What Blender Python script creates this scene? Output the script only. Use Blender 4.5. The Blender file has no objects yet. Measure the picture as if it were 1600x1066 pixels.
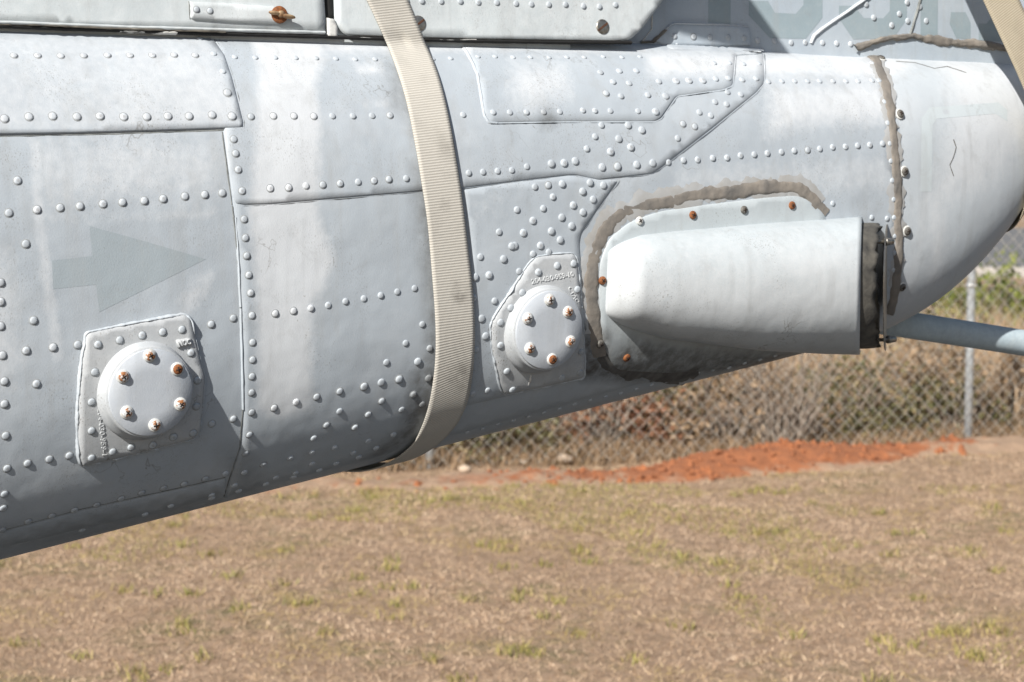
import bpy, bmesh, math, random
import numpy as np
from mathutils import Vector, Matrix, geometry

random.seed(7)
rng = np.random.default_rng(7)
sc = bpy.context.scene
col = sc.collection

# ------------------------------------------------------------------ camera, light
F = 3077.0; PITCH = math.radians(5.4); CAMZ = 1.5
cam_d = bpy.data.cameras.new('camera'); cam = bpy.data.objects.new('camera', cam_d); col.objects.link(cam)
cam.location = (0, 0, CAMZ); cam.rotation_euler = (math.radians(90) - PITCH, 0, 0)
cam_d.sensor_width = 36.0; cam_d.lens = F / 1600 * 36.0
cam_d.clip_start = 0.05; cam_d.clip_end = 2000
cam_d.dof.use_dof = True; cam_d.dof.focus_distance = 1.98; cam_d.dof.aperture_fstop = 13.0
sc.camera = cam

SUN = Vector((0.49, 0.95, -0.76)).normalized()        # direction the light travels
elev = math.asin(-SUN.z)
world = bpy.data.worlds.new('World'); sc.world = world; world.use_nodes = True
nt = world.node_tree; bg = nt.nodes['Background']
sky = nt.nodes.new('ShaderNodeTexSky'); sky.sky_type = 'NISHITA'; sky.sun_disc = False
sky.sun_elevation = elev; sky.sun_rotation = math.atan2(-SUN.x, -SUN.y)
sky.air_density = 1.0; sky.dust_density = 1.2; sky.ozone_density = 1.0
nt.links.new(sky.outputs[0], bg.inputs[0]); bg.inputs[1].default_value = 0.058
sd = bpy.data.lights.new('sun', 'SUN'); so = bpy.data.objects.new('sun', sd); col.objects.link(so)
sd.energy = 5.0; sd.angle = math.radians(0.53); sd.color = (1.0, 0.97, 0.925)
so.rotation_euler = SUN.to_track_quat('-Z', 'Y').to_euler(); so.location = (-4, -8, 8)
sc.view_settings.view_transform = 'Standard'; sc.view_settings.look = 'None'
sc.view_settings.gamma = 1.0; sc.view_settings.use_curve_mapping = False
sc.view_settings.exposure = 0.50

# ------------------------------------------------------------------ geometry of the boom
def rays(p):
    p = np.atleast_2d(np.asarray(p, float))
    x = (p[:, 0] - 800) / F; z = -(p[:, 1] - 533) / F; y = np.ones_like(x)
    c, s = math.cos(PITCH), math.sin(PITCH)
    return np.stack([x, y * c + z * s, -y * s + z * c], 1)
CO = np.array([0, 0, CAMZ])
PSI = math.radians(27)
AX = np.array([math.cos(PSI), math.sin(PSI), 0.0]); NX = np.array([math.sin(PSI), -math.cos(PSI), 0.0])
ZB0, ZB1, ZT0, ZT1, DR, EXPO = 0.1635, 1.166, -0.018, 1.637, 0.85, 2.7
EXPL = 2.65
S_E = 0.615                                              # where the tail fairing begins

def zt_(s): return ZT0 * s + ZT1
def zb_(s):
    e = np.clip(s - S_E, 0, None)
    return ZB0 * s + ZB1 + 1.25 * e ** 2 + 1.7 * e ** 3
def d_(s):
    e = np.clip(s - S_E, 0, .5)
    base = DR * (ZT0 * s + ZT1 - ZB0 * s - ZB1) / 2
    return base * np.sqrt(np.clip(1 - (e / .415) ** 2, 0.004, 1))
def W(s, z):
    h = (zt_(s) - zb_(s)) / 2; c = (zt_(s) + zb_(s)) / 2
    h = np.maximum(h, 1e-3)
    u = np.clip(np.abs((z - c) / h), 0, 1)
    ex = np.where(z < c, EXPL, EXPO)
    return np.where(u < 1, d_(s) * (1 - u ** ex) ** (1 / ex), -0.03)
ZG = 1.609
def W_cover(s, z): return W(s, ZG + 0 * s) + 0.0015 - 0.10 * (z - ZG)
def W_fin(s, z):
    f = .46 * d_(np.minimum(s, .8)) * (1 - .45 * (z - 1.6))
    return f
_P = CO + rays([[700, 400]])[0] * 2.01
P0 = _P - NX * W(np.array([0.]), np.array([_P[2]]))[0]; P0[2] = 0
def loc(P):
    q = P - P0
    return q @ AX, q @ NX, P[..., 2]
def wpos(s, w, z):
    s, w, z = np.broadcast_arrays(np.asarray(s, float), np.asarray(w, float), np.asarray(z, float))
    P = P0 + s[..., None] * AX + w[..., None] * NX
    P[..., 2] = z
    return P
SURF = {'boom': W, 'cover': W_cover, 'fin': W_fin}
TS = np.linspace(1.4, 3.2, 170)
def hit(p, surf='boom', off=0.0):
    """points of the photograph's layout carried onto the modelled surface; returns points and unit normals"""
    f_ = SURF[surf]
    D = rays(p); N = len(D); out = np.full((N, 3), np.nan)
    for i0 in range(0, N, 400):
        d = D[i0:i0 + 400]
        P = CO + TS[None, :, None] * d[:, None, :]
        s, w, z = loc(P); f = w - f_(s, z)
        g = (f[:, :-1] > 0) & (f[:, 1:] <= 0)
        k = g.argmax(1); ok = g.any(1); r = np.arange(len(d))
        lo = TS[k]; hi = TS[np.minimum(k + 1, len(TS) - 1)]
        for _ in range(17):
            m = (lo + hi) / 2; Pm = CO + m[:, None] * d; s, w, z = loc(Pm); pos = w - f_(s, z) > 0
            lo = np.where(pos, m, lo); hi = np.where(pos, hi, m)
        Pm = CO + ((lo + hi) / 2)[:, None] * d
        Pm[~ok] = np.nan
        out[i0:i0 + 400] = Pm
    s, w, z = loc(out); n = normal(s, z, surf)
    return out + n * off, n
def normal(s, z, surf='boom'):
    f_ = SURF[surf]; e = 1e-4
    gs = (f_(s + e, z) - f_(s - e, z)) / (2 * e); gz = (f_(s, z + e) - f_(s, z - e)) / (2 * e)
    gz = np.clip(gz, -8, 8); gs = np.clip(gs, -8, 8)
    n = NX - gs[..., None] * AX - gz[..., None] * np.array([0, 0, 1.0])
    return n / np.linalg.norm(n, axis=-1, keepdims=True)
def sz(px):                                              # layout points -> boom coordinates (s, z)
    P, _ = hit(px); s, w, z = loc(P)
    return np.stack([s, z], 1)

# ------------------------------------------------------------------ small helpers
def link(name, me, mat=None, parent=None):
    o = bpy.data.objects.new(name, me); col.objects.link(o)
    if me is not None and mat is not None:
        for m in (mat if isinstance(mat, (list, tuple)) else [mat]): me.materials.append(m)
    if parent is not None: o.parent = parent
    return o
def mesh(verts, faces, smooth=True):
    me = bpy.data.meshes.new('m'); me.from_pydata([tuple(v) for v in verts], [], [tuple(int(i) for i in f) for f in faces])
    me.validate(); me.update()
    if smooth: me.polygons.foreach_set('use_smooth', [True] * len(me.polygons))
    return me
def bm_mesh(bm, smooth=True):
    me = bpy.data.meshes.new('m'); bm.normal_update(); bm.to_mesh(me); bm.free()
    if smooth: me.polygons.foreach_set('use_smooth', [True] * len(me.polygons))
    return me
def thing(name, label, cat, loc_=(0, 0, 0), group=None, kind=None):
    o = bpy.data.objects.new(name, None); col.objects.link(o); o.location = loc_
    o.empty_display_size = .1
    tag(o, label, cat, group, kind); return o
def tag(o, label=None, cat=None, group=None, kind=None):
    if label: o['label'] = label
    if cat: o['category'] = cat
    if group: o['group'] = group
    if kind: o['kind'] = kind
    return o
def frame(n, up=(0, 0, 1)):
    n = Vector(n).normalized(); u = Vector(up); x = u.cross(n)
    if x.length < 1e-4: x = Vector((1, 0, 0)).cross(n)
    x.normalize(); y = n.cross(x)
    return Matrix((x, y, n)).transposed()
def lathe(profile, seg=24, cap_top=True):
    v = []; f = []; n = len(profile)
    for r, z in profile:
        for k in range(seg):
            a = 2 * math.pi * k / seg; v.append((r * math.cos(a), r * math.sin(a), z))
    for i in range(n - 1):
        for k in range(seg):
            k2 = (k + 1) % seg
            f.append((i * seg + k, i * seg + k2, (i + 1) * seg + k2, (i + 1) * seg + k))
    if cap_top: f.append(tuple((n - 1) * seg + k for k in range(seg)))
    return v, f
def tube_path(pts, radii, seg=14, cap=True):
    pts = [Vector(p) for p in pts]; v = []; f = []
    if not hasattr(radii, '__len__'): radii = [radii] * len(pts)
    for i, p in enumerate(pts):
        t = (pts[min(i + 1, len(pts) - 1)] - pts[max(i - 1, 0)]).normalized()
        m = frame(t, (0, 0, 1) if abs(t.z) < .9 else (0, 1, 0))
        for k in range(seg):
            a = 2 * math.pi * k / seg
            v.append(p + m @ Vector((radii[i] * math.cos(a), radii[i] * math.sin(a), 0)))
    for i in range(len(pts) - 1):
        for k in range(seg):
            k2 = (k + 1) % seg
            f.append((i * seg + k, i * seg + k2, (i + 1) * seg + k2, (i + 1) * seg + k))
    if cap:
        f.append(tuple(range(seg))[::-1]); f.append(tuple((len(pts) - 1) * seg + k for k in range(seg)))
    return v, f
def densify(path, step, closed=False):
    path = [np.array(p, float) for p in path]; out = []
    m = len(path) if closed else len(path) - 1
    for i in range(m):
        a, b = path[i], path[(i + 1) % len(path)]
        k = max(1, int(math.ceil(np.linalg.norm(b - a) / step)))
        for j in range(k): out.append(a + (b - a) * j / k)
    if not closed: out.append(path[-1])
    return np.array(out)
def rounded(path, r, n=5, closed=True):
    """corner rounding of a polyline"""
    P = [np.array(p, float) for p in path]; out = []; N = len(P)
    for i in range(N):
        if not closed and i in (0, N - 1): out.append(P[i]); continue
        a, b, c = P[i - 1], P[i], P[(i + 1) % N]
        d1 = np.linalg.norm(a - b); d2 = np.linalg.norm(c - b); rr = min(r, d1 * .45, d2 * .45)
        p = b + (a - b) / d1 * rr; q = b + (c - b) / d2 * rr
        for k in range(n + 1):
            t = k / n; out.append((1 - t) ** 2 * p + 2 * t * (1 - t) * b + t * t * q)
    return out
def inpoly(P, poly):
    x, y = P[:, 0], P[:, 1]; ins = np.zeros(len(P), bool); n = len(poly)
    for i in range(n):
        x1, y1 = poly[i]; x2, y2 = poly[(i + 1) % n]
        c = ((y1 > y) != (y2 > y))
        with np.errstate(divide='ignore', invalid='ignore'):
            xi = (x2 - x1) * (y - y1) / (y2 - y1 + 1e-12) + x1
        ins ^= c & (x < xi)
    return ins
def sdist(P, poly):
    d = np.full(len(P), 1e9); n = len(poly)
    for i in range(n):
        a = np.asarray(poly[i], float); b = np.asarray(poly[(i + 1) % n], float); ab = b - a
        t = np.clip(((P - a) @ ab) / max(ab @ ab, 1e-12), 0, 1)
        d = np.minimum(d, np.linalg.norm(P - a - t[:, None] * ab, axis=1))
    return np.where(inpoly(P, poly), d, -d)
def inset(poly, d):
    P = np.asarray(poly, float); N = len(P)
    area = 0.5 * np.sum(P[:, 0] * np.roll(P[:, 1], -1) - np.roll(P[:, 0], -1) * P[:, 1])
    t = np.roll(P, -1, 0) - np.roll(P, 1, 0); t /= np.linalg.norm(t, axis=1)[:, None] + 1e-9
    nrm = np.stack([-t[:, 1], t[:, 0]], 1) * (1 if area > 0 else -1)
    return P + nrm * d

# ------------------------------------------------------------------ materials
def mat(name, colr=(.5, .5, .5), rough=.6, metal=0.0):
    m = bpy.data.materials.new(name); m.use_nodes = True
    b = m.node_tree.nodes['Principled BSDF']
    b.inputs['Base Color'].default_value = (*colr, 1); b.inputs['Roughness'].default_value = rough
    b.inputs['Metallic'].default_value = metal
    return m
class NB:
    """tiny node builder"""
    def __init__(self, m):
        self.t = m.node_tree; self.b = self.t.nodes['Principled BSDF']; self.co = self.n('ShaderNodeTexCoord').outputs['Object']
    def n(self, typ, **kw):
        n = self.t.nodes.new(typ)
        for k, v in kw.items(): setattr(n, k, v)
        return n
    def l(self, a, b): self.t.links.new(a, b)
    def set(self, sock, v):
        if hasattr(v, 'is_linked') or hasattr(v, 'links'): self.l(v, sock)
        elif isinstance(v, (tuple, list)) and len(v) == 3 and sock.type == 'RGBA': sock.default_value = (*v, 1)
        else: sock.default_value = v
    def map(self, scale=(1, 1, 1), loc_=(0, 0, 0), rot=(0, 0, 0), vec=None):
        n = self.n('ShaderNodeMapping'); self.l(vec or self.co, n.inputs[0])
        n.inputs['Scale'].default_value = scale; n.inputs['Location'].default_value = loc_; n.inputs['Rotation'].default_value = rot
        return n.outputs[0]
    def noise(self, scale, detail=3, rough=.55, vec=None, dist=0):
        n = self.n('ShaderNodeTexNoise'); self.l(vec or self.co, n.inputs['Vector'])
        n.inputs['Scale'].default_value = scale; n.inputs['Detail'].default_value = detail
        n.inputs['Roughness'].default_value = rough; n.inputs['Distortion'].default_value = dist
        return n.outputs[0]
    def rng(self, v, a, b, c=0, d=1):
        n = self.n('ShaderNodeMapRange'); self.set(n.inputs[0], v)
        for i, x in enumerate((a, b, c, d)): n.inputs[i + 1].default_value = x
        return n.outputs[0]
    def mul(self, a, b, op='MULTIPLY'):
        n = self.n('ShaderNodeMath', operation=op); self.set(n.inputs[0], a); self.set(n.inputs[1], b); return n.outputs[0]
    def mix(self, f, a, b, blend='MIX'):
        n = self.n('ShaderNodeMix', data_type='RGBA', blend_type=blend)
        self.set(n.inputs[0], f); self.set(n.inputs[6], a); self.set(n.inputs[7], b); return n.outputs[2]
    def attr(self, name):
        n = self.n('ShaderNodeAttribute', attribute_name=name); return n.outputs['Fac']
    def bump(self, h, strength=.3, dist=.001, nrm=None):
        n = self.n('ShaderNodeBump'); n.inputs['Strength'].default_value = strength; n.inputs['Distance'].default_value = dist
        self.l(h, n.inputs['Height'])
        if nrm: self.l(nrm, n.inputs['Normal'])
        return n.outputs[0]
    def out(self, colr=None, rough=None, nrm=None):
        if colr is not None: self.set(self.b.inputs['Base Color'], colr)
        if rough is not None: self.set(self.b.inputs['Roughness'], rough)
        if nrm is not None: self.l(nrm, self.b.inputs['Normal'])

def paint(name, grey=(.378, .415, .447), white=(.55, .57, .587), wamt=1.0, speck=1.0, rough=.42, dents=1.0, objcol=False):
    m = mat(name, grey, rough); k = NB(m)
    if objcol:
        sp_ = k.n('ShaderNodeSeparateColor'); k.l(k.n('ShaderNodeObjectInfo').outputs['Color'], sp_.inputs[0]); wa, gr = sp_.outputs[0], sp_.outputs[1]
    else: wa = k.attr('white'); gr = k.attr('grime')
    edge = k.noise(120, 4, .7)                                           # ragged spray edge
    soft = k.noise(9, 3, .5)
    wm = k.mul(wa, k.rng(edge, .3, .7, -.16, .16), 'ADD')
    wm = k.rng(wm, .18, .82, 0, wamt)
    cloud = k.noise(5.5, 5, .62, vec=k.map((1, 1, 1.5)))
    wm = k.mul(wm, k.rng(cloud, .5, .72, 0, .42), 'ADD')
    wm = k.mul(wm, 1.0, 'MINIMUM')
    mott = k.rng(soft, .3, .72, 0, .38)
    c = k.mix(mott, grey, tuple(x * 1.11 for x in grey))
    c = k.mix(wm, c, white)
    # rain streaks running down
    st = k.noise(1.0, 4, .6, vec=k.map((60, 60, 5)))
    c = k.mix(k.rng(st, .52, .75, 0, .34), c, (.33, .335, .33))
    bl = k.noise(26, 5, .7, dist=.6); c = k.mix(k.rng(bl, .56, .70, 0, .22), c, (.30, .30, .29))
    # fine dirt specks in loose colonies
    colony = k.rng(k.noise(16, 3, .6), .47, .68)
    sp = k.noise(800, 2, .6, vec=k.map((1, 1, .55)))
    spm = k.mul(k.rng(sp, .605, .655), k.mul(colony, .6 * speck))
    sq = k.noise(230, 3, .7, dist=1.5); spm = k.mul(spm, k.mul(k.mul(k.rng(sq, .66, .70), k.rng(k.noise(11, 3, .6), .5, .64)), .6 * speck), 'MAXIMUM')
    c = k.mix(spm, c, (.16, .145, .12))
    # fine grain over all
    gnn = k.noise(900, 2, .6); c = k.mix(k.rng(gnn, .35, .75, 0, .09), c, (.22, .22, .21))
    ck = k.noise(34, 3, .55, dist=.4); ckm = k.mul(k.rng(k.mul(k.mul(ck, .5, 'SUBTRACT'), 0.0, 'ADD'), -.014, .0), k.rng(k.mul(ck, .5, 'SUBTRACT'), .014, .0))
    ckm = k.mul(ckm, k.rng(k.noise(8, 2, .5, vec=k.map((1, 1, 1), (3.1, 1.7, .4))), .60, .66))
    c = k.mix(k.mul(ckm, .55 * speck), c, (.14, .125, .10))
    # grime, plus the shade painted under the scoop
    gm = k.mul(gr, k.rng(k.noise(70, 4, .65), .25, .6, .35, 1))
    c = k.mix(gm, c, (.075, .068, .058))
    b1 = k.bump(k.noise(10, 3, .5), .26 * dents, .02)
    b2 = k.bump(k.noise(700, 2, .6), .22, .0006, b1)
    b3 = k.bump(sp, .12, .0008, b2)
    k.out(c, k.rng(soft, .3, .7, rough + .06, rough + .2), b3)
    m.node_tree.nodes['Principled BSDF'].inputs['Specular IOR Level'].default_value = .32
    return m

M = {}
M['paint'] = paint('weathered_grey_paint')
M['door_paint'] = paint('pale_grey_door_paint', (.49, .53, .54), (.62, .64, .64), speck=.6, rough=.45)
M['fin_paint'] = paint('fin_grey_paint', (.385, .44, .49), (.50, .54, .57), speck=.35, rough=.45, dents=.6)
M['plate_paint'] = paint('cast_plate_paint', (.40, .42, .435), (.54, .55, .55), speck=1.5, rough=.5, dents=.2)
M['disc_paint'] = paint('cover_disc_paint', (.425, .455, .49), (.51, .535, .56), speck=.5, rough=.45, dents=.2)
M['scoop_paint'] = paint('scoop_white_paint', (.425, .465, .48), (.535, .555, .563), speck=1.1, rough=.40, dents=.8)
M['fairing_paint'] = paint('fairing_white_paint', (.46, .495, .52), (.57, .59, .605), speck=.25, rough=.38, dents=.5)
M['tube_paint'] = paint('skid_tube_paint', (.30, .37, .42), (.50, .58, .60), speck=.4, rough=.4, dents=.2)

def simple(name, c1, c2, scale=60, rough=.7, bump=.4, bd=.002, metal=0, detail=4):
    m = mat(name, c1, rough, metal); k = NB(m); n_ = k.noise(scale, detail, .6)
    k.out(k.mix(k.rng(n_, .3, .7), c1, c2), None, k.bump(n_, bump, bd)); return m
def rivet_mat():
    m = paint('rivet_paint', (.41, .445, .475), (.575, .595, .615), speck=.4, rough=.42, dents=.0, objcol=True); k = NB(m)
    oi = k.n('ShaderNodeObjectInfo')
    src = m.node_tree.nodes['Principled BSDF'].inputs['Base Color'].links[0].from_socket
    # each head a little different; some are worn on the crown
    t = k.n('ShaderNodeHueSaturation'); k.l(src, t.inputs['Color']); k.l(k.rng(oi.outputs['Random'], 0, 1, .9, 1.1), t.inputs['Value'])
    sep = k.n('ShaderNodeSeparateXYZ'); k.l(k.co, sep.inputs[0])
    rr = k.n('ShaderNodeVectorMath', operation='LENGTH'); k.l(k.map((1, 1, 0)), rr.inputs[0])
    crown = k.mul(k.rng(rr.outputs['Value'], .5, .38), k.rng(oi.outputs['Random'], .72, .76))
    crown = k.mul(crown, k.rng(k.noise(5, 2), .35, .6))
    c = k.mix(k.mul(crown, .55), t.outputs[0], (.21, .19, .17))
    k.out(c); return m
M['rivet'] = rivet_mat()
M['ring'] = simple('rivet_edge_dirt', (.40, .43, .45), (.17, .165, .15), 90, .7, .2)
M['rivet_stuff'] = paint('small_rivet_paint', (.40, .445, .485), (.56, .59, .615), speck=.4, dents=0)
M['sealant'] = simple('brown_sealant', (.25, .218, .182), (.135, .127, .116), 34, .85, .7, .003)
M['sealant_old'] = simple('cracked_sealant', (.30, .27, .22), (.10, .085, .07), 40, .8, .7, .004)
M['black'] = simple('black_gap_shade', (.006, .006, .006), (.014, .013, .012), 80, .8, .3)  # flat black that stands for shade in the cover gaps
M['rubber'] = simple('dusty_gasket_rubber', (.13, .12, .10), (.035, .033, .03), 45, .7, .6, .003)
M['grime_shade_line'] = simple('seam_dirt_shade', (.075, .08, .075), (.30, .31, .30), 45, .8, .3)  # dirt colour with the shadow of the sheet step painted in
M['lap_line'] = simple('lap_edge_dirt_shade', (.15, .17, .185), (.33, .36, .385), 60, .7, .2)  # lap dirt and the thin edge shadow in one tone
M['smear'] = simple('smeared_sealant_film', (.41, .425, .435), (.31, .295, .27), 26, .8, .2, .001)
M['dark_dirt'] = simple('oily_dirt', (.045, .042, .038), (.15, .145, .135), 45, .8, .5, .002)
M['ridge'] = paint('ridge_paint', (.41, .45, .485), (.56, .585, .605), speck=.9, dents=.1)
M['rust'] = simple('rusty_steel', (.30, .105, .028), (.10, .035, .014), 420, .8, .6, .0008)
M['rust_dark'] = simple('dark_rust', (.12, .045, .02), (.035, .018, .012), 400, .85, .5, .0008)
M['steel'] = simple('dull_steel', (.42, .40, .36), (.22, .20, .17), 300, .38, .2, .0005, metal=.85)
M['old_white'] = simple('chipped_white_paint', (.66, .66, .63), (.50, .49, .46), 300, .55, .3, .0005)
M['screw_dark'] = simple('dirty_screw', (.16, .15, .13), (.06, .055, .05), 300, .6, .4, .0006)
M['ghost'] = paint('ghost_number_paint', (.27, .335, .365), (.36, .41, .43), speck=.25, rough=.5, dents=.4)
M['arrow'] = paint('arrow_grey_paint', (.318, .362, .386), (.355, .395, .41), speck=.7, rough=.46, dents=.6)
M['faint'] = paint('faint_mark_paint', (.50, .545, .56), (.53, .565, .58), speck=.3, rough=.42, dents=.4)
def chipped(name, lo, hi, rc=(.30, .12, .04)):
    m = mat(name, (.6, .6, .6), .6); k = NB(m); n_ = k.noise(260, 3, .6); c = k.mix(k.rng(n_, lo, hi), (.58, .59, .58), rc)
    c = k.mix(k.rng(k.noise(600, 2), .55, .7, 0, .7), c, (.07, .03, .015)); k.out(c, .65, k.bump(n_, .4, .0006)); return m
M['rusty_white'] = chipped('chipped_rusty_screw', .42, .52); M['slight_rust'] = chipped('slightly_rusty_screw', .50, .60)
M['recess'] = simple('screw_recess', (.035, .017, .009), (.012, .008, .006), 500, .9, .2)

# ------------------------------------------------------------------ paint, wear and painted shade maps in boom coordinates
WHITE = []; GRIME_SHADE = []
def wpatch(lst, px, soft_px, amt): lst.append((sz(px), soft_px * .00075, amt))
wpatch(WHITE, [(384, 50), (505, 62), (492, 130), (494, 330), (522, 402), (505, 450), (487, 480), (484, 640), (440, 655), (402, 640), (388, 320)], 12, .95)
wpatch(WHITE, [(-300, 52), (322, 58), (372, 196), (180, 204), (-300, 215)], 8, .48)
wpatch(WHITE, [(40, 215), (335, 212), (352, 300), (60, 330), (46, 260)], 22, .45)
wpatch(WHITE, [(48, 222), (62, 222), (66, 330), (86, 470), (98, 560), (84, 560), (70, 470), (52, 330)], 7, .75)
wpatch(WHITE, [(60, 335), (200, 330), (340, 320), (340, 345), (200, 345), (64, 350)], 8, .45)
wpatch(WHITE, [(276, 470), (300, 440), (330, 420), (338, 440), (318, 470), (290, 500)], 9, .6)
wpatch(WHITE, [(-300, 360), (20, 380), (36, 560), (10, 640), (-300, 660)], 20, .5)
wpatch(WHITE, [(500, 60), (740, 62), (1000, 68), (1000, 82), (740, 80), (505, 84)], 9, .85)
wpatch(WHITE, [(545, 100), (600, 96), (594, 118), (560, 118)], 6, .6)
wpatch(WHITE, [(795, 96), (880, 100), (890, 150), (830, 172), (790, 150)], 22, .7)
wpatch(WHITE, [(560, 150), (610, 150), (612, 175), (570, 175)], 8, .35)
wpatch(WHITE, [(1000, 80), (1190, 84), (1395, 80), (1398, 120), (1200, 118), (1010, 118)], 14, .95)
wpatch(WHITE, [(1195, 130), (1390, 130), (1394, 188), (1260, 200), (1196, 215)], 22, .8)
wpatch(WHITE, [(1050, 262), (1300, 248), (1398, 238), (1400, 300), (1290, 306), (1050, 300)], 18, .45)
wpatch(WHITE, [(1384, 80), (1640, 100), (1620, 220), (1530, 290), (1440, 330), (1420, 470), (1396, 470)], 40, .85)  # lit top and left of the fairing painted whiter
wpatch(WHITE, [(1440, 300), (1475, 290), (1470, 440), (1440, 460)], 22, .7)
wpatch(WHITE, [(720, 300), (800, 300), (790, 350), (730, 355)], 18, .25)
GR_ = lambda px, s_, a_: wpatch(GRIME_SHADE, px, s_, a_)
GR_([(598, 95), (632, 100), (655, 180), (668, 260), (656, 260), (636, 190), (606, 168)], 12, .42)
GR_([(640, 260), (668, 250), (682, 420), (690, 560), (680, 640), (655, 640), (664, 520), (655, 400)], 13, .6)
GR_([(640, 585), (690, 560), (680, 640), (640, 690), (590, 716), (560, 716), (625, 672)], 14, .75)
GR_([(842, 172), (862, 172), (864, 198), (844, 198)], 9, .6)
GR_([(908, 500), (950, 520), (950, 560), (1010, 578), (1100, 570), (1090, 590), (980, 596), (905, 592)], 9, .95)  # black dirt below the scoop, its shadow painted in too
GR_([(985, 526), (1060, 540), (1250, 550), (1240, 562), (1080, 588), (960, 594), (948, 560)], 12, .8)  # dirt on the flange, darkened further to carry the scoop's shade
GR_([(335, 50), (395, 52), (385, 66), (340, 62)], 6, .5)
GR_([(344, 700), (390, 700), (372, 790), (330, 795)], 16, .35)
GR_([(-100, 838), (120, 800), (340, 755), (345, 790), (-100, 880)], 12, .3)
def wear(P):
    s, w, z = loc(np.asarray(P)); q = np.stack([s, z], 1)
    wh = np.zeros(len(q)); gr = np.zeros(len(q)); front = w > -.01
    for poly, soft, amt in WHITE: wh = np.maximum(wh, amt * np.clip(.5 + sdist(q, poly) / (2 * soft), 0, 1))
    for poly, soft, amt in GRIME_SHADE: gr = np.maximum(gr, amt * np.clip(.5 + sdist(q, poly) / (2 * soft), 0, 1))
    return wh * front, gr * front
def put_wear(me, white=None, grime=None, P=None):
    n = len(me.vertices); co = np.empty(n * 3); me.vertices.foreach_get('co', co); co = co.reshape(-1, 3)
    wh, gr = wear(co)
    if white is not None: wh = np.full(n, white)
    if grime is not None: gr = np.full(n, grime)
    for nm, a in (('white', wh), ('grime', gr)):
        at = me.attributes.new(nm, 'FLOAT', 'POINT'); at.data.foreach_set('value', a.astype(np.float32))

# ------------------------------------------------------------------ the helicopter tail
ground_under = P0 + 0 * AX
heli = thing('helicopter_tail', 'grey riveted helicopter tail boom with a fin and rounded end fairing, filling the picture', 'helicopter')

def boom_shell(s0, s1, ns, nth, name, m, closed_l, closed_r):
    ss = np.linspace(s0, s1, ns); th = np.linspace(0, 2 * math.pi, nth, endpoint=False)
    th = th + 0 * th
    S, T = np.meshgrid(ss, th, indexing='ij')
    h = (zt_(S) - zb_(S)) / 2; c = (zt_(S) + zb_(S)) / 2; d = d_(S)
    ct, st = np.cos(T), np.sin(T)
    ex = np.where(st < 0, EXPL, EXPO)
    w = d * np.sign(ct) * np.abs(ct) ** (2 / ex); z = c + h * np.sign(st) * np.abs(st) ** (2 / ex)
    V = wpos(S, w, z).reshape(-1, 3)
    f = []
    for i in range(ns - 1):
        for j in range(nth):
            j2 = (j + 1) % nth
            f.append((i * nth + j, (i + 1) * nth + j, (i + 1) * nth + j2, i * nth + j2))
    if closed_l: f.append(tuple(range(nth)))
    if closed_r: f.append(tuple((ns - 1) * nth + j for j in range(nth))[::-1])
    me = mesh(V, f); put_wear(me)
    return link(name, me, m, heli)
boom_shell(-2.6, -.62, 60, 160, 'forward_skin', M['paint'], True, False)
boom_shell(-.62, S_E, 300, 260, 'boom_skin', M['paint'], False, False)
boom_shell(S_E, S_E + .395, 120, 200, 'tail_fairing', M['fairing_paint'], False, True)

SHEETS = []                                              # (polygon, surface, height) for what rides on what
def sheet(name, poly, surf='boom', h=.0012, base=0.0, m=None, grid=9, bev=1.6, parent=None, white=None, grime=None, rec=True, lift=-.0004, step=7, rim=True):
    poly = densify(poly, step, True); inner = inset(poly, bev)
    x0, y0 = inner.min(0); x1, y1 = inner.max(0)
    gx, gy = np.meshgrid(np.arange(x0, x1, grid), np.arange(y0, y1, grid)); G = np.stack([gx.ravel(), gy.ravel()], 1)
    G = G + rng.uniform(-.5, .5, G.shape)
    G = G[sdist(G, inner) > grid * .45] if len(G) else G
    n = len(inner)
    vin = [Vector(p) for p in inner] + [Vector(p) for p in G]
    r = geometry.delaunay_2d_cdt(vin, [(i, (i + 1) % n) for i in range(n)], [], 1, 1e-6)
    v2 = np.array([tuple(p) for p in r[0]]); fc = [tuple(t) for t in r[2]]
    # keep order of the ring: output verts keep the input order when no intersections occur
    P, N = hit(v2, surf, base + h); Po, No = hit(poly, surf, base + lift)
    V = np.concatenate([P, Po]); k = len(P); F_ = []
    area = lambda t: (v2[t[1], 0] - v2[t[0], 0]) * (v2[t[2], 1] - v2[t[0], 1]) - (v2[t[2], 0] - v2[t[0], 0]) * (v2[t[1], 1] - v2[t[0], 1])
    for t in fc: F_.append(t if area(t) < 0 else t[::-1])
    orig = r[3]; idx = {}
    for i, o_ in enumerate(orig):
        for q in o_: idx[q] = i
    for i in range(n):
        j = (i + 1) % n
        if rim and i in idx and j in idx: F_.append((idx[i], idx[j], k + j, k + i))
    bad = np.isnan(V).any(1)
    if bad.any():
        F_ = [t for t in F_ if not any(bad[list(t)])]; V[bad] = 0
    me = mesh(V, F_)
    bm = bmesh.new(); bm.from_mesh(me); bmesh.ops.delete(bm, geom=[v for v in bm.verts if not v.link_faces], context='VERTS')
    bmesh.ops.recalc_face_normals(bm, faces=bm.faces)
    # outward
    s_ = sum((f.normal.dot(Vector(NX)) * f.calc_area()) for f in bm.faces)
    if s_ < 0: bmesh.ops.reverse_faces(bm, faces=bm.faces)
    bm.to_mesh(me); bm.free()
    me.polygons.foreach_set('use_smooth', [True] * len(me.polygons))
    put_wear(me, white, grime)
    if rec: SHEETS.append((poly, surf, base + h))
    return link(name, me, m or M['paint'], parent or heli)
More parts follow.
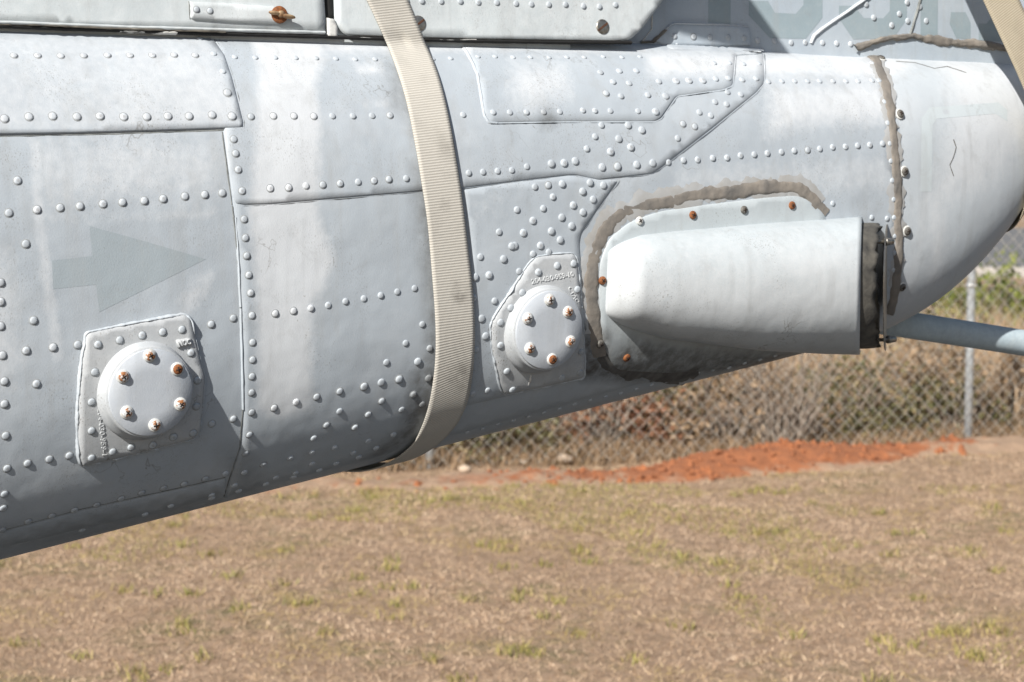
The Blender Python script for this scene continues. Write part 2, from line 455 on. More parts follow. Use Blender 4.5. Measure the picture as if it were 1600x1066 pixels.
def ribbon(name, path, width, surf='boom', h=.002, base=0.0, m=None, parent=None, step=5, jit=.15, hj=.3, closed=False, prof=5, white=None, grime=None, edge=-.0005, pw=2.2, lump=0.0):
    """a bead or band lying on a surface, its width in layout units"""
    p = densify(path, step, closed); n = len(p)
    if closed: t = np.roll(p, -1, 0) - np.roll(p, 1, 0)
    else: t = np.gradient(p, axis=0)
    t /= np.linalg.norm(t, axis=1)[:, None] + 1e-9; nn = np.stack([-t[:, 1], t[:, 0]], 1)
    def smooth_noise(a):
        r = rng.normal(size=n + 40); r1 = np.convolve(r, np.ones(11) / 11, 'same')[20:20 + n] * 2.2; r2 = np.convolve(r[::-1], np.ones(2) / 2, 'same')[20:20 + n]; r3 = np.convolve(rng.normal(size=n + 40), np.ones(5) / 5, 'same')[20:20 + n] * 1.3
        return np.clip(1 + a * (.65 * r1 + .4 * r2 + .7 * r3), .35, 2)
    wl = width / 2 * smooth_noise(jit); wr = width / 2 * smooth_noise(jit); hh = h * np.clip(smooth_noise(hj), .3, 2)
    us = np.linspace(-1, 1, prof); V = []
    _ph = rng.uniform(0, 6.28, 8); _t = np.arange(n) * step
    def lmp(u): return sum(math.cos(1.7 * k_ * u + _ph[k_]) * np.sin(_t * (.05 + .06 * k_) + _ph[-k_]) for k_ in range(1, 5)) / 2.2
    for u in us:
        off = np.where(u < 0, wl, wr) * u
        q = p + nn * off[:, None]
        Pp, N = hit(q, surf, 0)
        prof_h = edge + (hh - edge) * (1 - abs(u) ** pw) * (1 + lump * lmp(u))
        V.append(Pp + N * (base + prof_h)[:, None])
    V = np.concatenate(V); F_ = []
    for a in range(prof - 1):
        for i in range(n if closed else n - 1):
            j = (i + 1) % n
            F_.append((a * n + i, a * n + j, (a + 1) * n + j, (a + 1) * n + i))
    bad = np.isnan(V).any(1); F_ = [t_ for t_ in F_ if not any(bad[list(t_)])]; V[bad] = 0
    me = mesh(V, F_); bm = bmesh.new(); bm.from_mesh(me)
    bmesh.ops.delete(bm, geom=[v for v in bm.verts if not v.link_faces], context='VERTS')
    s_ = sum((f.normal.dot(Vector(NX)) * f.calc_area()) for f in bm.faces)
    if s_ < 0: bmesh.ops.reverse_faces(bm, faces=bm.faces)
    bm.to_mesh(me); bm.free(); me.polygons.foreach_set('use_smooth', [True] * len(me.polygons))
    put_wear(me, white, grime)
    return link(name, me, m or M['ridge'], parent or heli)

# skin panels, each lapping over its neighbour
A_top = [(-160, 48), (160, 52), (300, 57), (322, 58)]
panelA = A_top + [(336, 68), (350, 88), (362, 124), (372, 164), (379, 192), (378, 200), (372, 201), (250, 205), (120, 209), (0, 211), (-160, 215)]
sheet('skin_panel', panelA, h=.0019, base=.0012)
rightskin = [(322, 52), (520, 60), (745, 66), (1010, 68), (1190, 82), (1340, 82), (1372, 98), (1388, 170), (1396, 260), (1400, 340), (1398, 420), (1392, 470),
             (1330, 505), (1200, 545), (1000, 600), (800, 655), (700, 682), (560, 722), (480, 742), (400, 762), (352, 778),
             (362, 740), (376, 700), (381, 640), (380, 560), (377, 480), (371, 380), (364, 320), (356, 260), (349, 206), (340, 120), (330, 72)]
sheet('skin_panel', rightskin, h=.0010, grid=11, bev=1.4)
panelB = [(330, 56), (520, 62), (745, 67), (1020, 70), (1192, 84), (1194, 120), (1192, 132), (1180, 146), (1110, 202), (1030, 263), (1018, 271), (1005, 273), (935, 281),
          (925, 279), (900, 274), (885, 274), (800, 284), (720, 294), (655, 299), (500, 312), (420, 319), (380, 320), (368, 318), (363, 308), (356, 262), (350, 206), (345, 120), (336, 70)]
sheet('skin_panel', panelB, h=.0012, base=.0010, grid=11, bev=1.4)
doubC = rounded([(716, 66), (738, 100), (748, 140), (753, 178), (765, 193), (880, 191), (1021, 191), (1031, 186), (1055, 152), (1128, 142), (1143, 136), (1148, 89), (1192, 85), (1020, 70)], 5, 3)
sheet('doubler_plate', doubC, h=.0014, base=.0022, grid=10, bev=1.8)
doubE = rounded([(965, 282), (930, 330), (907, 364), (904, 380), (908, 430), (912, 520), (915, 588), (810, 614), (724, 634), (726, 560), (735, 400), (722, 296), (800, 285), (886, 275), (900, 275), (925, 280)], 5, 3)
sheet('doubler_plate', doubE, h=.0011, base=.0010, grid=10, bev=1.4)
lapL = [(-160, 872), (0, 832), (130, 797), (250, 771), (352, 748), (352, 772), (250, 800), (120, 828), (0, 856), (-160, 895)]
sheet('skin_panel', lapL, h=.0012, base=.0, grid=11)
cornerlap = rounded([(1030, 66), (1168, 70), (1184, 74), (1194, 84), (1150, 83), (1050, 82), (1044, 80)], 2, 2)
sheet('lap_plate', cornerlap, h=.0012, base=.0036, grid=6, bev=1.2)

# dirt, painted step shadow and paint build-up along the laps
for path, w_, h_, m_ in [
    ([(-160, 217), (0, 213), (120, 211), (250, 207), (372, 202.5), (380, 199)], 3.0, .0009, 'grime_shade_line'),
    ([(380, 200), (380.5, 192), (374, 164), (364, 124), (352, 88), (338, 67), (324, 58)], 2.6, .0022, 'grime_shade_line'),
    ([(347, 206), (354, 260), (362, 320)], 2.4, .0008, 'grime_shade_line'),
    ([(363, 322), (369.5, 380), (375.5, 480), (378.5, 560), (379.5, 640), (374.5, 700), (361, 740), (350, 776)], 2.4, .0008, 'grime_shade_line'),
    ([(380, 322), (420, 321), (500, 314), (655, 300.5)], 2.2, .0014, 'grime_shade_line'),
    ([(724, 636), (810, 616.5), (905, 592)], 2.4, .0007, 'grime_shade_line'),
    ([(-160, 870), (0, 830), (130, 795), (250, 769), (352, 746)], 1.6, .0005, 'grime_shade_line'),
    ([(905, 364), (902.5, 380), (906, 430), (910, 510)], 1.5, .0014, 'grime_shade_line'),
    ([(967, 283), (932, 331), (908.5, 364)], 1.6, .0014, 'lap_line'),
    ([(720, 295.5), (800, 285.5), (886, 276), (900, 276), (926, 281.5), (1006, 274.5), (1019, 272), (1032, 264), (1112, 203), (1182, 147), (1193.5, 133), (1195.5, 120), (1194, 86)], 1.7, .0016, 'lap_line'),
    ([(765, 195), (880, 193), (1021, 193), (1032, 187.5), (1056.5, 153.5), (1129, 143.5), (1144.5, 137), (1149.5, 90), (1190, 87)], 1.9, .0028, 'lap_line'),
    ]:
    ribbon('seam_line', path, w_, h=h_, m=M[m_], jit=.35, prof=3, edge=-.0002)
for path, w_, b_ in [
    ([(745, 118), (750, 150), (755, 182), (762, 193), (775, 194)], 4.5, .0026),
    ([(716, 66), (728, 84), (738, 102), (745, 118)], 4.5, .0028),
    ([(376, 482), (378, 560), (380, 640)], 4, .0005),
    ([(368, 340), (371, 385), (376, 480)], 4, .0005)]:
    ribbon('paint_ridge', path, w_, h=.0012, base=b_, m=M['ridge'], jit=.2)

# ------------------------------------------------------------------ drive shaft covers above the boom
def cover_body(s0, s1, n=50):
    ss = np.linspace(s0, s1, n); V = []; prof = []
    for s in ss:
        wv = [float(W_cover(np.array(s), np.array(z))) - .004 for z in (1.585, 1.62, 1.68, 1.74)]
        w0 = wv[-1]
        right = [(wv[0], 1.585), (wv[1], 1.62), (wv[2], 1.68), (wv[3], 1.74)] + [(w0 * math.cos(a), 1.74 + .085 * math.sin(a)) for a in np.linspace(.2, math.pi / 2, 7)]
        left = [(-w, z) for w, z in right[::-1]][1:]
        V += [tuple(wpos(s, w, z)) for w, z in right + left]
    k = len(V) // n; f = []
    for i in range(n - 1):
        for j in range(k - 1): f.append((i * k + j, (i + 1) * k + j, (i + 1) * k + j + 1, i * k + j + 1))
    f.append(tuple(range(k))); f.append(tuple((n - 1) * k + j for j in range(k))[::-1])
    me = mesh(V, f); put_wear(me, .2, .1); return link('spine_fairing', me, M['door_paint'], heli)
cover_body(-2.6, .19)
ribbon('gap_shade_strip', [(-160, 37), (0, 41.5), (100, 45.5), (200, 48.5), (330, 53), (420, 55.5), (520, 58.5), (640, 62), (740, 64.5), (880, 66.5), (985, 67)], 6.5, 'cover', h=.0042, m=M['black'], jit=.08, hj=.05, prof=4, edge=.0015)  # black strip painting the shade in the gap below the doors
doorA = [(-160, -90), (503, -90), (506, 0), (508, 30), (507, 50), (350, 47), (200, 43), (0, 36), (-160, 32)]
dA = sheet('access_door', doorA, 'cover', h=.004, m=M['door_paint'], grid=11, bev=2, white=.25, grime=.0)
lip = ribbon('door_lip', [(-160, 31), (0, 36), (200, 43.5), (350, 48), (505, 52)], 9, 'cover', h=.0062, m=M['door_paint'], jit=.05, hj=.12, white=.3, grime=.12, parent=dA)
ribbon('worn_edge', [(-160, 34), (0, 39.5), (60, 41), (200, 47), (300, 50), (350, 51.5)], 3.6, 'cover', h=.0066, m=M['sealant_old'], jit=.5, parent=dA)
doorB = rounded([(519, -90), (521, 0), (523, 38), (540, 56), (640, 60), (740, 62), (860, 64), (960, 65.5), (985, 62), (1003, 45), (1040, -6), (1090, -90)], 8, 4)
dB = sheet('access_door', doorB, 'cover', h=.0045, m=M['door_paint'], grid=11, bev=2, white=.3, grime=0)
sheet('door_gap_shade', [(504, -90), (521, -90), (521, 30), (506, 30)], 'cover', h=.0004, m=M['black'], grid=10, bev=.5, rec=False, parent=heli)  # black sheet standing for the darkness of the open gap
sheet('corner_bracket', [(508, 28), (521, 30), (527, 45), (526, 61), (510, 60)], 'cover', h=.0035, m=M['old_white'], grid=6, bev=1, rec=False)
ribbon('peeling_paint', [(186, 49), (215, 50), (250, 51.5), (275, 52)], 5, 'cover', h=.0035, m=M['old_white'], jit=.4)
ribbon('peeling_paint', [(552, 59), (580, 60.5), (596, 61)], 3.5, 'cover', h=.0035, m=M['old_white'], jit=.4)
ribbon('peeling_paint', [(662, 62), (700, 63.5), (742, 63)], 3, 'cover', h=.0035, m=M['old_white'], jit=.4)
strapA = [(292, 3), (360, 7), (425, 11), (440, 18), (441, 30), (432, 39), (360, 36), (294, 31)]
latch = sheet('latch_strip', rounded(strapA, 4, 3), 'cover', h=.003, base=.004, m=M['door_paint'], grid=8, bev=1.4, parent=dA, white=.4, grime=0)
ribbon('strip_edge', [(292, 3), (293, 18), (294, 31)], 1.6, 'cover', h=.0072, m=M['grime_shade_line'], parent=dA, prof=3)

def solid_at(name, v, f, P, n, m, parent, up=(0, 0, 1), roll=0.0, smooth=True, mats=None):
    R = frame(n, up) @ Matrix.Rotation(roll, 3, 'Z')
    me = mesh([Vector(P) + R @ Vector(q) for q in v], f, smooth); put_wear(me, .3, .0)
    return link(name, me, m, parent)
# wing-nut style turn fastener, rusty
def ellip(c, r, nu=14, nv=8):
    v = []; f = []
    for i in range(nv + 1):
        a = -math.pi / 2 + math.pi * i / nv
        for k in range(nu):
            b = 2 * math.pi * k / nu
            v.append((c[0] + r[0] * math.cos(a) * math.cos(b), c[1] + r[1] * math.cos(a) * math.sin(b), c[2] + r[2] * math.sin(a)))
    for i in range(nv):
        for k in range(nu):
            k2 = (k + 1) % nu; f.append((i * nu + k, i * nu + k2, (i + 1) * nu + k2, (i + 1) * nu + k))
    return v, f
def merge(parts):
    V = []; Fc = []
    for v, f in parts:
        o = len(V); V += list(v); Fc += [tuple(i + o for i in t) for t in f]
    return V, Fc
P_, N_ = hit([(432, 25)], 'cover', .007)
fast = solid_at('turn_fastener', *lathe([(.0088, 0), (.0088, .0012), (.0078, .0022), (.003, .0026)], 20), P_[0], N_[0], M['rust'], dA)
wing = merge([ellip((-.007, 0, .0045), (.0065, .0022, .0032)), ellip((.0075, -.0012, .0045), (.0085, .0024, .0034)), lathe([(.0035, .001), (.0035, .006), (.002, .0068)], 12)])
solid_at('wing_handle', *wing, P_[0], N_[0], simple('worn_brass', (.40, .29, .17), (.17, .075, .03), 160, .55, .4, .0008, metal=.3), fast, roll=-.12)

# ------------------------------------------------------------------ fin
def fin_body():
    ss = np.concatenate([np.linspace(.17, .30, 14), np.linspace(.32, 1.15, 40)]); zz = np.linspace(1.58, 2.5, 24); V = []
    n = len(ss); mz = len(zz)
    for side in (1, -1):
        for s in ss:
            nose = 1.0 if s > .20 else max(.05, (s - .165) / .035) ** .5
            tail = 1.0 if s < .9 else max(.06, 1 - (s - .9) / .26)
            for z in zz: V.append(tuple(wpos(s + .55 * max(0, z - 1.75), side * float(W_fin(np.array(s), np.array(z))) * nose * tail, z)))
    f = []; o = n * mz
    for i in range(n - 1):
        for j in range(mz - 1):
            a = (i * mz + j, (i + 1) * mz + j, (i + 1) * mz + j + 1, i * mz + j + 1); f.append(a); f.append(tuple(q + o for q in a[::-1]))
    for j in range(mz - 1):
        f.append((j, j + 1, o + j + 1, o + j)); b = (n - 1) * mz; f.append((b + j + 1, b + j, o + b + j, o + b + j + 1))
    for i in range(n - 1):
        t_ = mz - 1; f.append((i * mz + t_, (i + 1) * mz + t_, o + (i + 1) * mz + t_, o + i * mz + t_))
    me = mesh(V, f); put_wear(me, .15, 0.0); return link('vertical_fin', me, M['fin_paint'], heli)
fin = fin_body()
# ghosted serial digits, block lettering with clipped corners
GH = [[(1107, -60), (1142, -60), (1141.5, 61), (1106, 59)],
      [(1170, 1.5), (1200, 1.5), (1211, 20), (1243, 21.5), (1255, 8), (1256, -60), (1286, -60), (1285, 28), (1259, 61), (1203, 60), (1169.5, 24)],
      [(1310.5, 9), (1339, 9), (1340, 16), (1350, 28), (1380, 28.5), (1390, 17), (1390, -60), (1417, -60), (1417, 30), (1396, 60), (1333, 62), (1310.5, 29)],
      [(1438, -60), (1466, -60), (1465, 57), (1438, 55)],
      [(1485.5, 19), (1508.5, 19), (1517, 36), (1541, 37), (1552, 24), (1553, -60), (1580, -60), (1580, 44), (1566, 66), (1494, 60), (1483.6, 38)]]
for g in GH: sheet('ghost_digit', g, 'fin', h=.0002, m=M['ghost'], grid=10, bev=.2, rec=False, parent=fin, white=.2, grime=0, rim=False)
sheet('lap_plate', rounded([(1022, 64), (1028, 58), (1046, 40), (1054, 37), (1110, 38), (1160, 41), (1171, 44), (1173, 72), (1100, 72), (1034, 72)], 3, 3), 'fin', h=.0016, base=.0006, m=M['fin_paint'], grid=7, bev=1.4, parent=fin, white=.25, grime=0)
ribbon('paint_ridge', [(1020, 66), (1030, 57), (1046, 40), (1054, 37), (1110, 38), (1168, 42)], 3.4, 'fin', h=.0026, base=.0008, m=M['ridge'], parent=fin, jit=.3, white=.3)
ribbon('sealant_bead', [(1000, 67), (1012, 66), (1020, 65), (1030, 57), (1040, 47)], 5, 'fin', h=.002, base=.001, m=M['sealant_old'], parent=fin, jit=.5)
ribbon('sealant_bead', [(1019, 14), (1018, 46), (1004, 64)], 2.2, 'fin', h=.0014, base=.0005, m=M['old_white'], parent=fin, jit=.3)
ribbon('paint_ridge', [(1267, 68), (1272, 56), (1285, 45), (1310, 28), (1330, 14), (1350, 0), (1400, -40)], 5.5, 'fin', h=.0024, base=.0006, m=M['ridge'], parent=fin, jit=.12, white=.5)
ribbon('seam_line', [(1421, 55), (1426, 40), (1434, 14), (1440, -10), (1452, -60)], 4.2, 'fin', h=.0016, base=.0005, m=M['grime_shade_line'], parent=fin, jit=.25)

# added unseen blade with hub and pylon, shaped to cast the fin shadow
def fin_shadow_caster():
    q = .34; Ld = np.array(SUN)
    def back(px):
        P, _ = hit([px], 'fin'); n = NX; tau = q / -(Ld @ n); return P[0] - Ld * tau
    A, B, Cc = back((1228, 78)), back((1050, 44)), back((1150, -30)); d = Cc - A; d /= np.linalg.norm(d)
    A2, B2 = A + d * 1.0, B + d * .95
    V = []
    for off in (-.006, .006):
        for p in (A, B, B2, A2): V.append(p + NX * off)
    for off in (-.014, .014):
        for p, r in ((A, B), (A2, B2)): V.append(p * .6 + r * .4 + NX * off)
    f = [(0, 3, 9, 8), (8, 9, 2, 1), (4, 10, 11, 7), (10, 5, 6, 11), (0, 4, 7, 3), (1, 2, 6, 5), (0, 8, 1, 5, 10, 4), (3, 7, 11, 6, 2, 9)]
    me = mesh(V, f, False); put_wear(me, .2, 0); bl = link('shadow_blade', me, M['fin_paint'], heli)
    hub = (A2 + B2) / 2; s, w, z = loc(hub)
    v, f = tube_path([hub + NX * .05, hub - NX * .05, wpos(s, .0, z)], [.06, .06, .045], 16); me = mesh(v, f); put_wear(me, .1, .2); link('shadow_blade_hub', me, M['steel'], bl)
    v, f = tube_path([wpos(s, 0, 1.75), wpos(s, 0, (1.75 + z) / 2), wpos(s, 0, z + .08)], [.10, .08, .07], 20); me = mesh(v, f); put_wear(me, .3, 0); link('shadow_blade_pylon', me, M['fin_paint'], heli)
fin_shadow_caster()

# ------------------------------------------------------------------ sealant around the end fairing
ribbon('sealant_bead', [(1342, 76), (1352, 80), (1364, 90), (1372, 104), (1380, 124), (1386, 145), (1390, 170), (1394, 200), (1396, 235), (1400, 280), (1402, 330), (1403, 380), (1401, 420), (1398, 450), (1393, 474), (1388, 490)], 15, 'boom', h=.0018, base=.0010, m=M['sealant'], jit=.24, hj=.3, white=0, grime=0, prof=9, pw=4.5, lump=.12, step=4)
ribbon('sealant_bead', [(1335, 76), (1352, 70), (1376, 61), (1400, 57), (1425, 56), (1450, 60), (1480, 65), (1500, 67), (1530, 69), (1560, 73), (1600, 80)], 13, 'fin', h=.0028, base=.001, m=M['sealant'], jit=.34, hj=.4, white=0, grime=0, prof=9, pw=4, lump=.15, step=4)

# ------------------------------------------------------------------ cast flange plates with round covers
def plane_hit(px, P, n):
    D = rays(px); t = ((P - CO) @ n) / (D @ n); return CO + t[:, None] * D
SCREW_N = [0]
def screw_mesh(r, head, rec_m, washer=True):
    prof = []
    if washer: prof += [(r * 1.28, 0), (r * 1.28, .0011), (r * 1.1, .0014)]
    else: prof += [(r * 1.0, 0)]
    z0 = .0012 if washer else 0
    prof += [(r * .95, z0 + .0003), (r * .97, z0 + r * .24), (r * .82, z0 + r * .46), (r * .45, z0 + r * .58), (r * .12, z0 + r * .61)]
    v, f = lathe(prof, 16); nm = len(f)
    zt = z0 + r * .62
    for a in (0, math.pi / 2):
        c, s = math.cos(a), math.sin(a); o = len(v)
        L, T = r * .52, r * .13
        pts = [(-L, -T, z0 + r * .45), (L, -T, z0 + r * .45), (L, T, z0 + r * .45), (-L, T, z0 + r * .45)]
        ctop = [(-L, -T, z0 + r * .575), (L, -T, z0 + r * .575), (L, T, z0 + r * .575), (-L, T, z0 + r * .575)]
        mid = [(0, -T, zt + .0002 + (a > 0) * .00005), (0, T, zt + .0002 + (a > 0) * .00005)]
        for p in pts + ctop + mid: v.append((p[0] * c - p[1] * s, p[0] * s + p[1] * c, p[2]))
        f += [(o + 4, o + 8, o + 9, o + 7), (o + 8, o + 5, o + 6, o + 9), (o, o + 1, o + 5, o + 8, o + 4), (o + 2, o + 3, o + 7, o + 9, o + 6), (o + 1, o + 2, o + 6, o + 5), (o + 3, o, o + 4, o + 7)]
    return v, f, nm
def screw(P, n, r, hm, parent, washer=True, roll=None, wm=None):
    v, f, nm = screw_mesh(r, hm, None, washer)
    R = frame(n) @ Matrix.Rotation(random.uniform(0, 1.5) if roll is None else roll, 3, 'Z')
    me = mesh([Vector(P) + R @ Vector(q) for q in v], f)
    for k in (wm or M['old_white'], M[hm], M['recess']): me.materials.append(k)
    ids = []
    for i, p in enumerate(me.polygons):
        if i >= nm: ids.append(2)
        elif washer and i < 16 * 3: ids.append(0)
        else: ids.append(1)
    me.polygons.foreach_set('material_index', ids); put_wear(me, .4, 0)
    return link('screw', me, None, parent)

def text_mesh(txt, size, depth):
    cu = bpy.data.curves.new('t', 'FONT'); cu.body = txt; cu.size = size; cu.extrude = depth; cu.align_x = 'LEFT'; cu.resolution_u = 2
    cu.bevel_depth = size * .03; cu.bevel_resolution = 0
    ob = bpy.data.objects.new('t', cu); col.objects.link(ob)
    bpy.context.view_layer.update()
    me = bpy.data.meshes.new_from_object(ob.evaluated_get(bpy.context.evaluated_depsgraph_get()))
    v = [tuple(x.co) for x in me.vertices]; f = [tuple(p.vertices) for p in me.polygons]
    bpy.data.objects.remove(ob); bpy.data.meshes.remove(me); bpy.data.curves.remove(cu)
    return v, f
def emboss(txt, pa, pb, hpx, off, parent, m, name='raised_number', spread=True, depth=.0007):
    """raised casting numbers from pa to pb, lying on the plate"""
    v, f = text_mesh(txt, 1.0, .05); v = np.array(v); x0, x1 = v[:, 0].min(), v[:, 0].max()
    pa = np.array(pa, float); pb = np.array(pb, float); d_ir = pb - pa; up_ = np.array([d_ir[1], -d_ir[0]]) / np.linalg.norm(d_ir)
    q = pa + ((v[:, 0] - x0) / (x1 - x0))[:, None] * d_ir + (v[:, 1] / .7 * hpx)[:, None] * up_
    P, N = hit(q, 'boom', off - .0003); Q = P + N * ((v[:, 2] + .05) / .1 * (depth + .0003))[:, None]
    me = mesh(Q, f, False); put_wear(me, .5, 0); return link(name, me, m, parent)

def flange(outline, center, rpx_v, screws, rust, axis_up, height, rivets, texts, r_scale, plate_h=.0042):
    pl = sheet('flange_plate', outline, h=plate_h, base=.0008, m=M['plate_paint'], grid=8, bev=2.4, white=.35, grime=.06)
    ribbon('sealant_bead', densify(outline, 6, True), 4.4, h=.0030, base=.0008, m=M['ridge'], closed=True, jit=.35, hj=.45, parent=pl, white=.3, grime=.06)
    Pc, Nc = hit([center], 'boom', plate_h); Pc, Nc = Pc[0], Nc[0]
    hz = Nc * np.array([1, 1, 0]); hz /= np.linalg.norm(hz); ax = hz * math.cos(axis_up) + np.array([0, 0, math.sin(axis_up)])
    R = rpx_v * r_scale
    # the disc face centre must show at `center`
    top = Pc + ax * height
    D = rays([center])[0]; t = ((top - CO) @ ax) / (D @ ax); top = CO + t * D
    prof = [(R * 1.20, -height - .03), (R * 1.195, -height - .004), (R * 1.16, -height + .0005), (R * 1.11, -height * .78), (R * 1.08, -height * .55), (R * 1.062, -height * .3), (R * 1.055, -.0035), (R * 1.04, -.0024), (R * .97, -.0022)]
    b = solid_at('boss', *lathe(prof, 56, True), top, ax, M['plate_paint'], pl)
    dprof = [(R, -.003), (R, -.0006), (R * .988, 0.0), (R * .5, .0001)]
    solid_at('cover_disc', *lathe(dprof, 56, True), top, ax, M['disc_paint'], pl)
    for (q, ru) in zip(screws, rust):
        # heads sit proud, so aim at the face behind them
        Pq = plane_hit([q], top + ax * .002, ax)[0] - ax * .002
        screw(Pq, ax, .0050, ru, pl)
    for txt in texts: emboss(*txt, parent=pl, m=M['plate_paint'])
    return pl
plate1 = rounded([(134, 519), (215, 503), (287, 491), (296, 497), (314, 572), (319, 588), (312, 668), (303, 683), (220, 705), (126, 727), (121, 715), (120, 630), (126, 560)], 5, 3)
fl1 = flange(plate1, (236, 614), 70, [(235, 556), (278, 577), (283, 632), (243, 665), (199, 645), (193, 589)],
             ['rusty_white', 'rust', 'rusty_white', 'rusty_white', 'slight_rust', 'rusty_white'], math.radians(-5), .0155, None,
             [('204-030-959-1', (149, 636), (157, 708), 7.5, .0048)], .00059)
plate2 = rounded([(834, 401), (862, 397), (893, 395), (899, 402), (906, 470), (912, 560), (910, 588), (850, 602), (785, 615), (778, 600), (766, 545), (764, 505), (778, 480), (806, 440), (822, 414)], 6, 3)
fl2 = flange(plate2, (859, 516), 63, [(860, 469), (889, 488), (893, 534), (864, 562), (829, 545), (826, 498)],
             ['slight_rust', 'rusty_white', 'slight_rust', 'rust', 'slight_rust', 'slight_rust'], math.radians(-5), .0145, None,
             [('204-030-959-10', (827, 443), (893, 431), 7.5, .0048), ('CTAC', (883, 449), (896, 473), 6, .0048)], .00066)
# raised inspection stamp pad on the first plate
pad = sheet('stamp_pad', [(271, 530), (294, 526), (297, 537), (274, 543)], h=.0062, base=.0008, m=M['plate_paint'], grid=5, bev=1.2, parent=fl1, rec=False, white=.5, grime=.05, lift=.003)
emboss('NOC', (275, 540), (294, 535.5), 8, .0070, fl1, M['plate_paint'], 'raised_letters')
ribbon('paint_flake', [(826, 582), (825, 590), (822, 598)], 5, h=.0065, base=.001, m=M['old_white'], jit=.6, parent=fl2)

# ------------------------------------------------------------------ the outlet scoop
flangeS = rounded([(950, 372), (985, 345), (1030, 330), (1100, 320), (1200, 308), (1243, 305), (1262, 312), (1290, 336), (1300, 420), (1250, 545), (1130, 575), (1040, 582), (960, 578), (940, 540), (934, 470), (936, 410)], 14, 4)
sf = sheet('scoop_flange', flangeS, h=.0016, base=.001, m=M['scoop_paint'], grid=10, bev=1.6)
ribbon('sealant_bead', [(938, 556), (930, 520), (926, 480), (922, 440), (924, 410), (930, 385), (940, 362), (955, 345), (975, 331), (1000, 322), (1040, 313), (1090, 305), (1140, 300), (1190, 294), (1230, 292), (1248, 296), (1262, 306), (1276, 322), (1290, 334)],
       22, h=.0014, base=.0012, m=M['sealant'], jit=.22, hj=.35, prof=9, white=0, grime=0, pw=4.5, lump=.12, step=4)
for _pth, _w, _sf in [([(930, 520), (926, 480), (922, 440), (924, 410), (930, 385), (940, 362), (955, 345), (975, 331), (1000, 322), (1040, 313), (1090, 305), (1140, 300), (1190, 294), (1230, 292), (1248, 296), (1262, 306), (1276, 322)], 34, 'boom'),
                      ([(1364, 90), (1372, 104), (1380, 124), (1386, 145), (1390, 170), (1394, 200), (1396, 235), (1400, 280), (1402, 330), (1403, 380), (1401, 420), (1398, 450)], 21, 'boom')]:
    ribbon('sealant_smear', _pth, _w, _sf, h=.00035, base=.0013, m=M['smear'], jit=.42, hj=.1, white=.1, grime=0, prof=7, pw=8, edge=-.0002, step=4)
ribbon('old_sealant', [(938, 556), (950, 570), (985, 580), (1040, 584), (1090, 578)], 24, h=.0011, base=.0010, m=M['dark_dirt'], jit=.4, hj=.4, prof=7, white=0, grime=0, pw=4)
